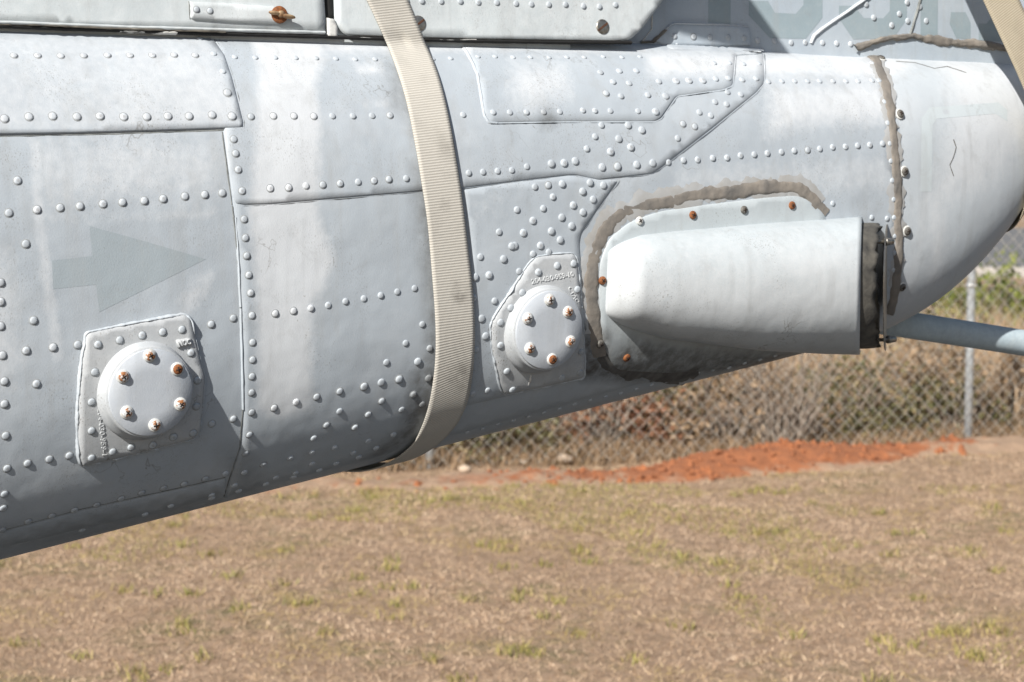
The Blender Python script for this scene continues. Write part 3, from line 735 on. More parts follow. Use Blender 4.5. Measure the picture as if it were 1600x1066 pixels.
def scoop():
    sT = sz([(945, 455), (1330, 345)])[:, 0]
    sA = sT[0]; 
    tops = np.array([(950, 384), (1000, 367), (1050, 361), (1100, 357), (1200, 348), (1300, 342), (1354, 338)], float)
    bots = np.array([(950, 496), (1000, 514), (1050, 528), (1100, 534), (1200, 547), (1300, 553), (1354, 555)], float)
    Pt, _ = hit(tops); st, wt, zt = loc(Pt)
    # lower edge: height read on the vertical plane through the upper edge line
    zl = []; 
    for (bx, by), P in zip(bots, Pt):
        D = rays([(bx, by)])[0]; w_pl = loc(P)[1] - .02; t = ((P0 - CO) @ NX + w_pl) / (D @ NX); zl.append((CO + t * D)[2])
    zl = np.array(zl); sB = st[-1]
    nt_, nf = 64, 40; V = []; END = []
    ts = np.concatenate([np.linspace(0, 1, 22) ** 2.0 * .12, np.linspace(.12, 1, nt_ - 21)[1:]])
    for t in ts:
        s0 = sA + t * (sB - sA); zT = np.interp(s0, st, zt); zB = np.interp(s0, st, zl)
        e = max(0, 1 - (1 - min(t / .085, 1)) ** 2.2) ** (1 / 2.2); e = max(e, .02)
        p = (.046 + .036 * t) * e
        zm = (zT + zB) / 2; hh = (zT - zB) / 2 * (.80 + .20 * e)
        ring = []
        for k in range(nf):
            ph = -math.pi / 2 + math.pi * k / (nf - 1)
            cu = abs(math.cos(ph)) ** (2 / 2.3); sv = math.copysign(abs(math.sin(ph)) ** (2 / 2.3), math.sin(ph))
            z = zm + hh * sv
            u = p * cu
            wb = (float(W(np.array(s0), np.array(zm + (z - zm) * .45))) * e ** 2 + float(W(np.array(s0), np.array(z))) * (1 - e ** 2)) - .006
            wr = float(W(np.array(s0), np.array(zm + hh * .45))) - .006
            s = s0 - t * .76 * (wb + u - wr)
            ring.append((s, wb + u, z))
        V += [tuple(wpos(*q)) for q in ring]
        END = ring
    n = len(ts); f = []
    for i in range(n - 1):
        for j in range(nf - 1): f.append((i * nf + j, (i + 1) * nf + j, (i + 1) * nf + j + 1, i * nf + j + 1))
    o = len(V)                                           # inner wall so that the lip has thickness
    m_ = np.mean(END, 0); inn = [np.array(q) + (np.array([0, m_[1] - .02, m_[2]]) - np.array([0, q[1], q[2]])) * .05 for q in END]
    V += [tuple(wpos(*q)) for q in inn]; V += [tuple(wpos(q[0] - .05, q[1] - .004, q[2])) for q in inn]
    for j in range(nf - 1):
        b = (n - 1) * nf
        f.append((b + j, o + j, o + j + 1, b + j + 1)); f.append((o + j, o + nf + j, o + nf + j + 1, o + j + 1))
    me = mesh(V, f); put_wear(me)
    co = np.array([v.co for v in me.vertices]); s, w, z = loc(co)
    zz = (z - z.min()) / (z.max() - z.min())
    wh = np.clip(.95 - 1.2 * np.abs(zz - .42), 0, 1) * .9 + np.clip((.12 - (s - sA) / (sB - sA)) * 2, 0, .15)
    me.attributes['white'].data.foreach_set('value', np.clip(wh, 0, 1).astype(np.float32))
    me.attributes['grime'].data.foreach_set('value', np.zeros(len(co), np.float32))
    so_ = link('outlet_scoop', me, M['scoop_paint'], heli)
    # rubber collar stuck out of the open end, ragged below
    E = np.array(END); V = []; nf_ = len(E); R_ = 7
    cen = np.array([0, E[:, 1].mean() - .02, E[:, 2].mean()])
    for i in range(R_):
        tt = i / (R_ - 1)
        for j, q in enumerate(E):
            c = np.array([0, cen[1] - q[1], cen[2] - q[2]]) * (.10 - .012 * math.sin(tt * 3))
            L = .026 + .0028 * math.sin(j * 1.3) + .0026 * math.sin(j * 2.9 + 1)
            V.append(tuple(wpos(q[0] - .012 + tt * (L + .012), q[1] + c[1], q[2] + c[2])))
    f = [(i * nf_ + j, (i + 1) * nf_ + j, (i + 1) * nf_ + j + 1, i * nf_ + j + 1) for i in range(R_ - 1) for j in range(nf_ - 1)]
    o = len(V); last = (R_ - 1) * nf_
    for j in range(nf_):
        p = np.array(V[last + j]); V.append(tuple(p + np.array(NX) * -.004 + np.array([0, 0, -.004 if j > nf_ / 2 else .004])))
    f += [(last + j, o + j, o + j + 1, last + j + 1) for j in range(nf_ - 1)]
    f.append(tuple(o + j for j in range(nf_))[::-1])
    me = mesh(V, f); put_wear(me, 0, 0); link('rubber_collar', me, M['rubber'], so_)
    # thin end plate held off by bolts
    V = []; sc_ = .92
    for side in (0, 1):
        for j, q in enumerate(E):
            V.append(tuple(wpos(q[0] + .035 + .0016 * side, cen[1] + (q[1] - cen[1]) * sc_, cen[2] + (q[2] - cen[2]) * sc_ - .003)))
    f = [tuple(range(nf_)), tuple(nf_ + j for j in range(nf_))[::-1]] + [(j, nf_ + j, nf_ + (j + 1) % nf_, (j + 1) % nf_) for j in range(nf_)]
    me = mesh(V, f, False); put_wear(me, 0, 0); ep = link('end_plate', me, M['steel'], so_)
    for fr in (.80, .12):
        q = E[int(fr * (nf_ - 1))]; c0 = np.array([q[0] + .015, cen[1] + (q[1] - cen[1]) * .80, cen[2] + (q[2] - cen[2]) * .80])
        a_, b_ = wpos(*c0), wpos(c0[0] + .034, c0[1], c0[2])
        v, f = tube_path([a_, b_], .0022, 10); v2, f2 = tube_path([wpos(c0[0] + .0225, c0[1], c0[2]), wpos(c0[0] + .0235, c0[1], c0[2]), b_], [.0045, .005, .0035], 12)
        me = mesh(*merge([(v, f), (v2, f2)])); put_wear(me, 0, 0); link('bolt', me, M['steel'], so_)
    return so_
scp = scoop()
for q, hm in [((997, 345), 'old_white'), ((1080, 336), 'rust'), ((1160, 328), 'screw_dark'), ((1235, 321), 'rust'), ((939, 438), 'rust'), ((936, 536), 'screw_dark'), ((977, 557), 'rust')]:
    Pq, Nq = hit([q], 'boom', .0024); screw(Pq[0], Nq[0], .0048, hm, sf, washer=False)

# fairing screws
for q, surf in [((1391, 75), 'boom'), ((1376, 93), 'boom'), ((1472, 82), 'boom'), ((1405, 179), 'boom'), ((1412, 268), 'boom'), ((1416, 361), 'boom'), ((1408, 448), 'boom')]:
    Pq, Nq = hit([q], surf, .0004)
    if not np.isnan(Pq).any(): screw(Pq[0], Nq[0], .0052, 'screw_dark' if q[1] > 90 else 'old_white', heli, washer=True)
# slotted door screws
for q in [(938, 43), (651, 38)]:
    Pq, Nq = hit([q], 'cover', .0045)
    s_ = solid_at('slotted_screw', *lathe([(.0085, 0), (.0082, .0008), (.0060, .0012), (.001, .0013)], 20), Pq[0], Nq[0], M['steel'], dB)
    sl = [(-.008, -.0011, .0009), (.008, -.0011, .0009), (.008, .0011, .0009), (-.008, .0011, .0009), (-.0075, -.0011, .0016), (.0075, -.0011, .0016), (.0075, .0011, .0016), (-.0075, .0011, .0016)]
    solid_at('slot', sl, [(4, 5, 6, 7), (0, 1, 5, 4), (1, 2, 6, 5), (2, 3, 7, 6), (3, 0, 4, 7)], Pq[0], Nq[0], M['rust_dark'], s_, roll=.6, smooth=False)

# ------------------------------------------------------------------ painted arrow
sheet('painted_arrow', [(81, 407), (144, 400), (139.5, 353), (230, 378), (322, 405), (240, 446), (155, 488), (150, 445), (83, 452)], h=.00012, m=M['arrow'], grid=10, bev=.2, rec=False, rim=False)
sheet('faint_mark', [(1438, 300), (1440, 185), (1452, 168), (1560, 160), (1574, 172), (1574, 190), (1555, 178), (1464, 186), (1457, 196), (1456, 300)], h=.00015, m=M['faint'], grid=10, bev=.2, rec=False, rim=False, white=.1, grime=0)
ribbon('paint_crack', [(1490, 218), (1494, 230), (1490, 245), (1484, 258), (1490, 275)], 1.2, h=.0006, m=M['screw_dark'], jit=.5, edge=.0001, prof=3)
ribbon('paint_crack', [(1400, 96), (1430, 98), (1460, 107), (1480, 104), (1510, 114)], .8, h=.0005, m=M['screw_dark'], jit=.5, edge=.0001, prof=3)

# ------------------------------------------------------------------ rivets
S_, M_, L_ = .0030, .0037, .0045
RV = []
def row(pts, r=M_, surf='boom'): RV.extend([(x, y, r * .90, surf) for x, y in pts])
row([(21, 91), (58, 91), (94, 91.5), (130, 91), (167, 90.5), (202, 90.5), (237, 90.5), (271, 90), (304, 90.5), (-16, 91)])
row([(311, 65), (333, 88), (347, 115)], .0034); row([(354, 148), (361, 184)], L_)
row([(6, 188), (44, 185), (81, 184), (119, 185), (155, 184), (192, 185), (228, 185), (261, 184), (294, 184), (330, 182), (-32, 188)], .0042)
row([(366, 92), (398, 93), (429, 93), (461, 93.5), (493, 94), (524, 94.5), (554, 95.5), (585, 95.5), (675, 95), (703, 94), (745, 93), (772, 93), (800, 94), (827, 94), (856, 94.5), (884, 94), (911, 94), (941, 93), (970, 94), (998, 93)], .0033)
row([(391, 184), (426, 183), (458, 183), (489, 183.5), (518, 183), (550, 183), (580, 182.5), (608, 182), (722, 181), (768, 178), (794, 178), (820, 178), (847, 177.5), (872, 177), (908, 175), (927, 175.5), (951, 175.5), (994, 176)], .0038)
row([(364, 219), (367, 241), (371, 266), (377, 299), (381, 343), (383, 372), (385, 400), (388, 430), (391, 458), (393, 493), (394, 535), (394, 562), (393, 588), (392.5, 613), (392.5, 644), (389, 678.5), (383, 708), (381, 737), (366, 757), (352, 740)], .0039)
row([(320.6, 748), (287.5, 756), (255.5, 762.5), (364.5, 654.5), (331, 662), (330, 507), (364.5, 497.5)], .0040)
row([(27.5, 282.5), (14, 333), (58, 328), (94, 325), (125, 322.5), (161, 319), (191.5, 316.5), (225.5, 314), (255, 311), (289, 307), (320, 304.5), (347.5, 302)], .0041)
row([(40.5, 381.5), (1, 442), (1, 472), (52.5, 501), (1, 510), (4, 555.5), (41, 548), (83, 543), (121.5, 539), (7, 596), (57, 600), (7, 631.5), (9, 681), (11, 732), (43, 724), (77, 717.5), (108, 712), (7, 772), (5, 794)], .0042)
row([(4, 828), (44, 815), (81, 806), (116, 797), (151, 789), (189, 779), (221, 770), (266, 789), (226, 802), (128, 828), (330, 772)], .0040)
row([(421, 295), (449.6, 294), (476.6, 291), (503, 289.5), (530, 287.5), (558, 285), (583, 283), (606, 281), (633, 279.5), (730.6, 271), (753, 269.5), (775.7, 268), (798, 266.6), (821.5, 261)], .0039)
row([(429.5, 490), (458, 486), (485, 481.6), (512, 477), (539, 471), (567.6, 466.6), (594, 461.6), (620, 456), (647, 450.6), (659, 506.7), (633, 536)], .0039)
row([(670.5, 544), (603, 566), (530, 611), (494, 619.7), (462, 627.7), (427.5, 637), (645, 615.7), (659, 631), (595.6, 626), (627, 639.5), (574.6, 647), (554, 667), (530, 642), (509.5, 663.5), (489.7, 684)], .0041)
row([(652, 564.6), (668.7, 590.7), (622.7, 592), (595, 597), (568, 603.4)], .0048)
row([(453, 714.6), (486.4, 706), (522, 698.6), (574.6, 688), (614, 678), (551.5, 706.6), (587, 699), (487, 723.7), (524.5, 723), (559.6, 713), (411, 724.7), (461, 738), (430, 745)], .0040)
# fan of rivets behind the strap and around the second plate
row([(778, 362.7), (749, 401.5), (771, 470), (738, 465), (742, 545.6), (737, 614), (760, 608.5), (806, 328), (855, 290), (834, 292.5), (862, 308), (847, 326), (855.6, 394), (831, 397), (809.5, 424)], .0042)
row([(785, 404.8), (798, 384.7), (740.6, 433), (762.4, 430), (750.6, 497.4), (757, 524.5), (876.6, 288), (908.5, 299.6), (920, 286), (941, 290), (925, 312), (894, 321), (909, 332), (831, 345), (876, 340), (891.4, 353.4), (816, 364), (859.6, 361.4), (873.4, 375), (842.6, 384), (802.5, 384)], .0048)
RP1 = [(150, 537.5), (184, 530.5), (219, 523), (251, 518), (281, 514), (295, 550), (305.5, 592), (303.5, 632), (298.5, 673), (267.5, 679), (235.5, 691.5), (201.5, 695), (173, 702), (140, 711.5), (140, 670), (140, 626), (145, 580)]
RP2 = [(837, 425), (866.4, 414.8), (892, 411.5), (898, 451.6), (812, 456.6), (794, 480), (778, 502.4), (778, 537.6), (788, 577), (797, 605), (904, 547), (902, 578), (874, 586)]
# upper cluster to the right
row([(936, 117), (965.6, 115), (992, 114.7), (955.5, 131.5), (980.6, 133.5), (944.5, 149), (967.6, 153.3), (1027, 131), (1116, 127), (1135.6, 126), (1158, 127), (1180, 125), (1009.6, 151.5), (1135, 146), (1155.7, 149.5), (1115.6, 161), (1133.6, 164.6), (1091, 177), (1109, 182), (1065.5, 195), (1084, 199), (1057, 217)], .0042)
row([(1114, 103), (1138, 102.7), (1160.7, 103), (1184.5, 102)], .0036)
row([(1054, 130), (1074, 129.5), (1095.5, 129.5), (1037.7, 153), (1021.5, 177), (979.6, 197), (1001, 204.6), (965, 218), (983.6, 231), (952, 238), (939, 262), (963, 261), (993, 258), (1018, 255.5), (859.6, 256.7), (879.6, 255.5), (897, 252.5)], .0050)
row([(938, 197), (928, 214.6), (915, 233.4)], .0042)
row([(1200, 129), (1221, 128), (1241, 128), (1261, 128), (1280, 128), (1301, 128), (1321, 128), (1340, 128), (1362, 127)], .0038)
row([(1043, 254), (1067, 251), (1089, 250), (1112.6, 247.5), (1135, 247), (1156, 243.5), (1177.5, 242), (1198, 240), (1220, 238), (1240, 236), (1261, 235), (1280, 233), (1300, 230.5), (1320, 229.7), (1339, 228), (1358, 227), (1378, 225)], .0042)
row([(1362, 100), (1373, 127), (1381, 160), (1386, 193), (1389, 225), (1391, 252), (1393, 282.5), (1395, 312), (1396, 340), (1397, 369), (1397, 395), (1395, 422), (1385, 341.6), (1361, 340), (1300, 318)], .0037)
row([(1055, 75), (1077, 75.5), (1103, 76), (1127, 76.5), (1151, 77), (1172, 77.5)], .0034)
row([(632, 3), (656, 3), (686, 3.5), (716, 3.5), (744, 5), (773, 5.5), (803, 7), (827, 8), (854, 8.5), (880, 8.5), (908, 11), (933, 12), (958, 9)], .0038, 'cover')
row([(303, 17), (324, 19)], .0034, 'cover')
row([(1029, 6), (1052, 57), (1082, 58), (1108, 58.5), (1136, 59), (1161, 60), (1184, 64), (1210, 64), (1236, 67), (1258, 66.5), (1285, 67), (1307, 68), (1329, 69)], .0040, 'fin')
row([(1353, 7), (1365, 28), (1393, 40), (1405, 22), (1417, 4), (1418, 33), (1447, 33), (1437, 11)], .0044, 'fin')
# small heads along the very bottom edge, seen edge-on
bot = [(x, 868 - .2555 * x - 6 + random.uniform(-1, 1)) for x in range(730, 1220, 24)]
row(bot, .0032)
row([(x, 868 - .2555 * x - 7) for x in (330, 372, 415, 458, 498)], .0042)

rv, rf = lathe([(1.0, -.12), (.985, .15), (.84, .33), (.50, .43)], 11, True)
dv, df = lathe([(1.27, .0), (1.0, .09)], 11, False)
rivet_me = mesh(rv, rf); rivet_me.materials.append(M['rivet'])
v_, f_ = merge([(rv, rf), (dv, df)]); dirty_me = mesh(v_, f_)
dirty_me.materials.append(M['rivet']); dirty_me.materials.append(M['ring'])
dirty_me.polygons.foreach_set('material_index', [0] * len(rf) + [1] * len(df))
allr = []
for (x, y, r, surf), par in [(q, heli) for q in RV] + [((x, y, .0037, 'boom'), fl1) for x, y in RP1] + [((x, y, .0040, 'boom'), fl2) for x, y in RP2]:
    off = 0.0
    for poly, sf_, h_ in SHEETS:
        if sf_ == surf and abs(x - poly[:, 0].mean()) < 1200 and inpoly(np.array([[x, y]]), poly)[0]: off = max(off, h_)
    if surf == 'fin': par = fin
    if surf == 'cover': par = dB if x > 520 else dA
    P, N = hit([(x, y)], surf, off)
    if np.isnan(P).any(): continue
    n = Vector(N[0]); vis = abs(n.dot((Vector(CO) - Vector(P[0])).normalized()))
    inframe = -4 < x < 1604 and y > -4
    allr.append((r * vis ** .5 / P[0][1] * (1 if inframe else .1), P[0], n, r, par))
allr.sort(key=lambda t: -t[0])
for sz_, P, n, r, par in allr[:300]:
    lc = loc(np.array(P)); wv, gv = wear(np.array([P]))
    dirty = lc[0] < -.17 or (lc[0] < -.05 and random.random() < .4) or random.random() < .06
    o = bpy.data.objects.new('rivet', dirty_me if dirty else rivet_me); col.objects.link(o); o.color = (float(wv[0]) * .8 + .1, float(gv[0]), 0, 1); o.parent = par
    o.matrix_local = Matrix.Translation(Vector(P)) @ (frame(n) @ Matrix.Rotation(random.uniform(0, 6), 3, 'Z')).to_4x4() @ Matrix.Diagonal((r, r, r * random.uniform(.85, 1.15), 1))
V = []; Fc = []
for sz_, P, n, r, par in allr[300:]:
    R = frame(n); o = len(V); V += [Vector(P) + R @ (Vector(q) * r) for q in rv]; Fc += [tuple(i + o for i in t) for t in rf]
if V:
    me = mesh(V, Fc); put_wear(me, .4, .05); o = link('small_rivets', me, M['rivet_stuff'], heli); o['kind'] = 'stuff'
print('rivets', len(allr))

# ------------------------------------------------------------------ tail skid tube
def on_mid(px, w):
    D = rays([px])[0]; t = ((P0 - CO) @ NX + w) / (D @ NX); return CO + t * D
tp = [on_mid((x, 505 + (x - 1400) * .152 + .00002 * (x - 1400) ** 2), .01) for x in (1380, 1440, 1500, 1560, 1620, 1700, 1800, 1900)]
v, f = tube_path(tp, .0172, 28); me = mesh(v, f); put_wear(me, 0, 0)
co = np.array([q.co for q in me.vertices]); me.attributes['white'].data.foreach_set('value', np.clip(.55 - (co[:, 2] - co[:, 2].mean()) * 0, 0, 1).astype(np.float32))
link('tail_skid_tube', me, M['tube_paint'], heli)

# ------------------------------------------------------------------ webbing straps
def webbing(name, c1, c2):
    m = mat(name, c1, .85); k = NB(m); uv = k.n('ShaderNodeUVMap').outputs[0]
    w1 = k.n('ShaderNodeTexWave', wave_type='BANDS', bands_direction='Y'); k.l(uv, w1.inputs[0]); w1.inputs['Scale'].default_value = 112; w1.inputs['Distortion'].default_value = .6; w1.inputs['Detail Scale'].default_value = 40
    w2 = k.n('ShaderNodeTexWave', wave_type='BANDS', bands_direction='X'); k.l(uv, w2.inputs[0]); w2.inputs['Scale'].default_value = 210; w2.inputs['Distortion'].default_value = .4
    hgt = k.mul(k.mul(w1.outputs['Fac'], .8), k.mul(w2.outputs['Fac'], .3), 'ADD')
    big = k.noise(22, 4, .6)
    c = k.mix(k.rng(hgt, .25, .95), c2, c1); c = k.mix(k.rng(big, .5, .75, 0, .35), c, tuple(x * .62 for x in c2))
    st = k.attr('stain'); c = k.mix(k.mul(st, k.rng(k.noise(90, 3), .3, .6)), c, (.075, .065, .055))
    k.out(c, .88, k.bump(hgt, .4, .001)); return m
M['web'] = webbing('beige_webbing', (.56, .53, .475), (.40, .375, .325))
M['web2'] = webbing('tan_webbing', (.56, .49, .37), (.38, .32, .23))
def strap_mesh(rows_, width, thick=.0016):
    """rows_: list of rows of points across the strap with normals"""
    n = len(rows_); k = len(rows_[0][0]); V = []; UV = []; L = 0; prev = None
    for P, N in rows_:
        mid = P[k // 2]
        if prev is not None: L += np.linalg.norm(mid - prev)
        prev = mid
        for j in range(k):
            V.append(P[j] + N[j] * thick); UV.append((j / (k - 1) * width, L))
    o = len(V)
    for P, N in rows_:
        for j in range(k): V.append(P[j])
    UV = UV + UV; f = []
    for i in range(n - 1):
        for j in range(k - 1):
            a = (i * k + j, (i + 1) * k + j, (i + 1) * k + j + 1, i * k + j + 1); f.append(a); f.append(tuple(q + o for q in a[::-1]))
        f.append((i * k, o + i * k, o + (i + 1) * k, (i + 1) * k)); b = k - 1
        f.append((i * k + b, (i + 1) * k + b, o + (i + 1) * k + b, o + i * k + b))
    me = mesh(V, f); uvl = me.uv_layers.new(name='UVMap')
    for lp in me.loops: uvl.data[lp.index].uv = UV[lp.vertex_index]
    return me
Ledge = [(525, -90), (546, -45), (568, 0), (600, 70), (628, 150), (645, 230), (655, 290), (664, 350), (671, 430), (676, 500), (676, 560), (669, 615), (659, 652), (645, 684)]
Redge = [(592, -90), (612, -45), (632, 0), (657, 62), (681, 122), (698, 190), (710, 260), (719, 320), (727, 390), (734, 450), (737, 510), (735, 566), (727, 618), (711, 655)]
Lm = np.array(Ledge, float); Rm = np.array(Redge, float); tt = np.linspace(0, len(Lm) - 1, 150); ii = np.arange(len(Lm))
def cub(a, t):
    i = np.clip(t.astype(int), 0, len(a) - 2); fr = (t - i)[:, None]
    p0 = a[np.maximum(i - 1, 0)]; p1 = a[i]; p2 = a[i + 1]; p3 = a[np.minimum(i + 2, len(a) - 1)]
    return .5 * (2 * p1 + (p2 - p0) * fr + (2 * p0 - 5 * p1 + 4 * p2 - p3) * fr ** 2 + (3 * p1 - p0 - 3 * p2 + p3) * fr ** 3)
Lc, Rc = cub(Lm, tt), cub(Rm, tt); K = 11; rows_ = []
_yr = np.interp(np.arange(len(tt)), np.arange(len(tt)), Rc[:, 1]); _want = Lc[:, 1] - 7
_sl = np.clip((len(tt) - 1 - np.arange(len(tt))) / 45., 0, 1)
_want = _want * _sl + Rc[:, 1] * (1 - _sl); _want = np.maximum.accumulate(_want)
Rc = np.stack([np.interp(_want, Rc[:, 1], Rc[:, 0]), _want], 1)
for a, b in zip(Lc, Rc):
    q = np.array([a + (b - a) * j / (K - 1) for j in range(K)])
    Pb, Nb = hit(q, 'boom'); Pc, Nc = hit(q, 'cover')
    zc_ = Pc[:, 2] > 1.614; top = zc_ & ((np.isnan(Pb[:, 0])) | (Pc[:, 1] < Pb[:, 1]))
    P = np.where(top[:, None], Pc + Nc * .0055, Pb + Nb * .0052); N = np.where(top[:, None], Nc, Nb)
    rows_.append((P, N))
# carry on under the belly
lastP, lastN = rows_[-1]
sE, wE, zE = loc(lastP)
def sec(s, th):
    h = (zt_(s) - zb_(s)) / 2; c = (zt_(s) + zb_(s)) / 2; d = d_(s); ct, st = math.cos(th), math.sin(th)
    ex = EXPL if st < 0 else EXPO
    return d * math.copysign(abs(ct) ** (2 / ex), ct), c + h * math.copysign(abs(st) ** (2 / ex), st)
thE = []
for s, w, z in zip(sE, wE, zE):
    h = (zt_(s) - zb_(s)) / 2; c = (zt_(s) + zb_(s)) / 2
    thE.append(-math.asin(min(1, abs((z - c) / h)) ** (EXPL / 2)))
for i in range(1, 60):
    P = []; 
    for j in range(K):
        th = thE[j] - i * .04; s = sE[j] - .0023 * i
        w, z = sec(s, th); e = 1e-3; w2, z2 = sec(s, th + e)
        nw, nz = (z2 - z), -(w2 - w); nl = math.hypot(nw, nz) + 1e-12; nw, nz = nw / nl, nz / nl
        P.append(np.concatenate([wpos(s, w + nw * .0052, z + nz * .0052), nw * NX + np.array([0, 0, nz])]))
    P = np.array(P); rows_.append((P[:, :3], P[:, 3:]))
# smooth the run so that the cloth bridges small steps
PP = np.array([r[0] for r in rows_]); NN = np.array([r[1] for r in rows_])
for _ in range(6):
    PP[1:-1] = .5 * PP[1:-1] + .25 * (PP[:-2] + PP[2:]); NN[1:-1] = .5 * NN[1:-1] + .25 * (NN[:-2] + NN[2:])
me = strap_mesh(list(zip(PP, NN)), .05)
at = me.attributes.new('stain', 'FLOAT', 'POINT'); co = np.array([q.co for q in me.vertices]); stn = np.zeros(len(co))
for px, rad, am in [((713, 460), .009, .9), ((709, 445), .007, .7), ((690, 320), .008, .4), ((660, 130), .007, .3), ((716, 585), .016, .5), ((700, 235), .012, .3)]:
    Pq, _ = hit([px]); stn = np.maximum(stn, am * np.clip(1.4 - np.linalg.norm(co - Pq[0], axis=1) / rad, 0, 1))
at.data.foreach_set('value', stn.astype(np.float32))
strap1 = link('tie_down_strap', me, M['web'])
tag(strap1, 'beige woven webbing strap wound round the boom between the two round covers', 'strap', 'tie-down straps on the helicopter tail')

# second strap, taut from the fin down to the end fairing at the right edge
def strap2():
    top = np.array(on_mid((1494, -150), .15)); bot_ = np.array(on_mid((1652, 190), .155))
    d = (bot_ - top) / np.linalg.norm(bot_ - top)
    side = AX - d * (AX @ d); side /= np.linalg.norm(side); n = np.cross(side, d); n = n if n @ NX > 0 else -n
    rows2 = []
    far = [top + d * t for t in np.linspace(-.75, np.linalg.norm(bot_ - top), 50)]
    for c in far: rows2.append((np.array([c + side * x for x in np.linspace(-.024, .024, 9)]), np.array([n] * 9)))
    # wrap round the fairing
    s, w, z = loc(bot_); 
    for i in range(1, 40):
        e = []
        th0 = math.asin(min(.99, max(-.99, (z - (zt_(s) + zb_(s)) / 2) / ((zt_(s) - zb_(s)) / 2))))
        th = th0 - i * .06
        for x in np.linspace(-.024, .024, 9):
            ss = s + x + .0012 * i; ww, zz_ = sec(ss, th); e.append(wpos(ss, ww + .006 * math.cos(th), zz_ + .006 * math.sin(th)))
        nn_ = NX * math.cos(th) + np.array([0, 0, math.sin(th)])
        rows2.append((np.array(e), np.array([nn_] * 9)))
    P_ = np.array([r[0] for r in rows2]); N_ = np.array([r[1] for r in rows2])
    for _ in range(8): P_[1:-1] = .5 * P_[1:-1] + .25 * (P_[:-2] + P_[2:])
    me = strap_mesh(list(zip(P_, N_)), .05); at = me.attributes.new('stain', 'FLOAT', 'POINT')
    return tag(link('tie_down_strap', me, M['web2']), 'tan webbing strap hanging across the fin at the upper right corner', 'strap', 'tie-down straps on the helicopter tail')
strap2()

# ------------------------------------------------------------------ ground
def ground_mat():
    m = mat('dry_grass_ground', (.28, .2, .13), .95); k = NB(m)
    a = k.noise(1.6, 5, .6); b = k.noise(14, 5, .65); c_ = k.noise(70, 4, .7)
    c = k.mix(k.rng(b, .35, .65), (.46, .31, .20), (.29, .19, .115))
    c = k.mix(k.rng(c_, .55, .72, 0, .7), c, (.46, .36, .26)); c = k.mix(k.rng(c_, .45, .3, 0, .7), c, (.13, .085, .05))
    c = k.mix(k.mul(k.rng(a, .5, .62), k.rng(b, .42, .6, 0, .55)), c, (.17, .165, .055))
    k.out(c, .95, k.bump(c_, .8, .03)); return m
M['ground'] = ground_mat()
def ridge(x, y):
    return 0
nx, ny = 120, 90
xs = np.concatenate([[-400, -60, -20], np.linspace(-7, 10, nx), [25, 70, 400]]); ys = np.concatenate([[-60, -8], np.linspace(1, 15, ny), [18, 22, 26, 30, 60, 150, 900]])
GX, GY = np.meshgrid(xs, ys, indexing='ij')
GZ = .012 * np.sin(GX * 2.1 + 1.3 * np.sin(GY)) * np.sin(GY * 1.7 + .5) + .006 * np.sin(GX * 5.3) * np.sin(GY * 4.4)
GZ[(GY < 1) | (GY > 15) | (GX < -7) | (GX > 10)] = 0
V = np.stack([GX, GY, GZ], -1).reshape(-1, 3); mY = len(ys)
f = [(i * mY + j, (i + 1) * mY + j, (i + 1) * mY + j + 1, i * mY + j + 1) for i in range(len(xs) - 1) for j in range(mY - 1)]
gr = link('ground', mesh(V, f), M['ground']); gr['kind'] = 'structure'; gr['label'] = 'dry brown grass field with green patches'
def gz(x, y): return .012 * np.sin(x * 2.1 + 1.3 * np.sin(y)) * np.sin(y * 1.7 + .5) + .006 * np.sin(x * 5.3) * np.sin(y * 4.4)
def gpt(px):
    D = rays([px])[0]; t = -CAMZ / D[2]; return CO + t * D

# red soil spoil along the fence
def vnoise(x, y, sc_, seed):
    r = np.random.default_rng(seed); o = np.zeros_like(x)
    for k in range(14):
        a = r.uniform(0, 6.28); fq = sc_ * r.uniform(.5, 1.8); o += np.sin((x * math.cos(a) + y * math.sin(a)) * fq + r.uniform(0, 6.28)) / 14
    return o * 2.2
soil = simple('red_soil', (.34, .122, .046), (.225, .085, .038), 22, .95, .7, .02, detail=6)
nk = NB(soil); _src = soil.node_tree.nodes['Principled BSDF'].inputs['Base Color'].links[0].from_socket
_m = nk.mul(nk.attr('dry'), nk.rng(nk.noise(7, 5, .7), .3, .7, -.35, .35), 'ADD'); _c = nk.mix(nk.rng(_m, .4, .62), _src, nk.mix(nk.noise(60, 4, .7), (.40, .28, .19), (.24, .155, .095)))
nk.out(nk.mix(nk.rng(nk.noise(3.5, 4, .6), .55, .7, 0, .6), _c, (.26, .10, .045)))
low = np.array([gpt(p)[:2] for p in [(300, 778), (480, 768), (700, 764), (900, 757), (1100, 748), (1200, 738), (1300, 733), (1450, 716), (1600, 706), (1800, 690)]])
upp = np.array([gpt(p)[:2] for p in [(300, 755), (540, 750), (680, 744), (900, 738), (1050, 728), (1180, 712), (1300, 706), (1400, 704), (1500, 700), (1600, 694), (1800, 680)]])
mx = np.linspace(-2.4, 4.6, 260); my = np.linspace(-.5, .5, 44); MX, MV = np.meshgrid(mx, my, indexing='ij')
cy = (np.interp(mx, low[:, 0], low[:, 1]) + np.interp(mx, upp[:, 0], upp[:, 1])) / 2; hw = (np.interp(mx, upp[:, 0], upp[:, 1]) - np.interp(mx, low[:, 0], low[:, 1])) / 2
hw = np.maximum(hw, .14)
MY = cy[:, None] + MV * 2 * (hw[:, None] + .12)
u = np.abs(MV) * 2
peak = np.interp(mx, [-2.4, -.6, 0, .6, 1.0, 1.35, 1.7, 2.2, 2.8, 4.6], [.015, .018, .025, .035, .075, .115, .06, .04, .02, .008])
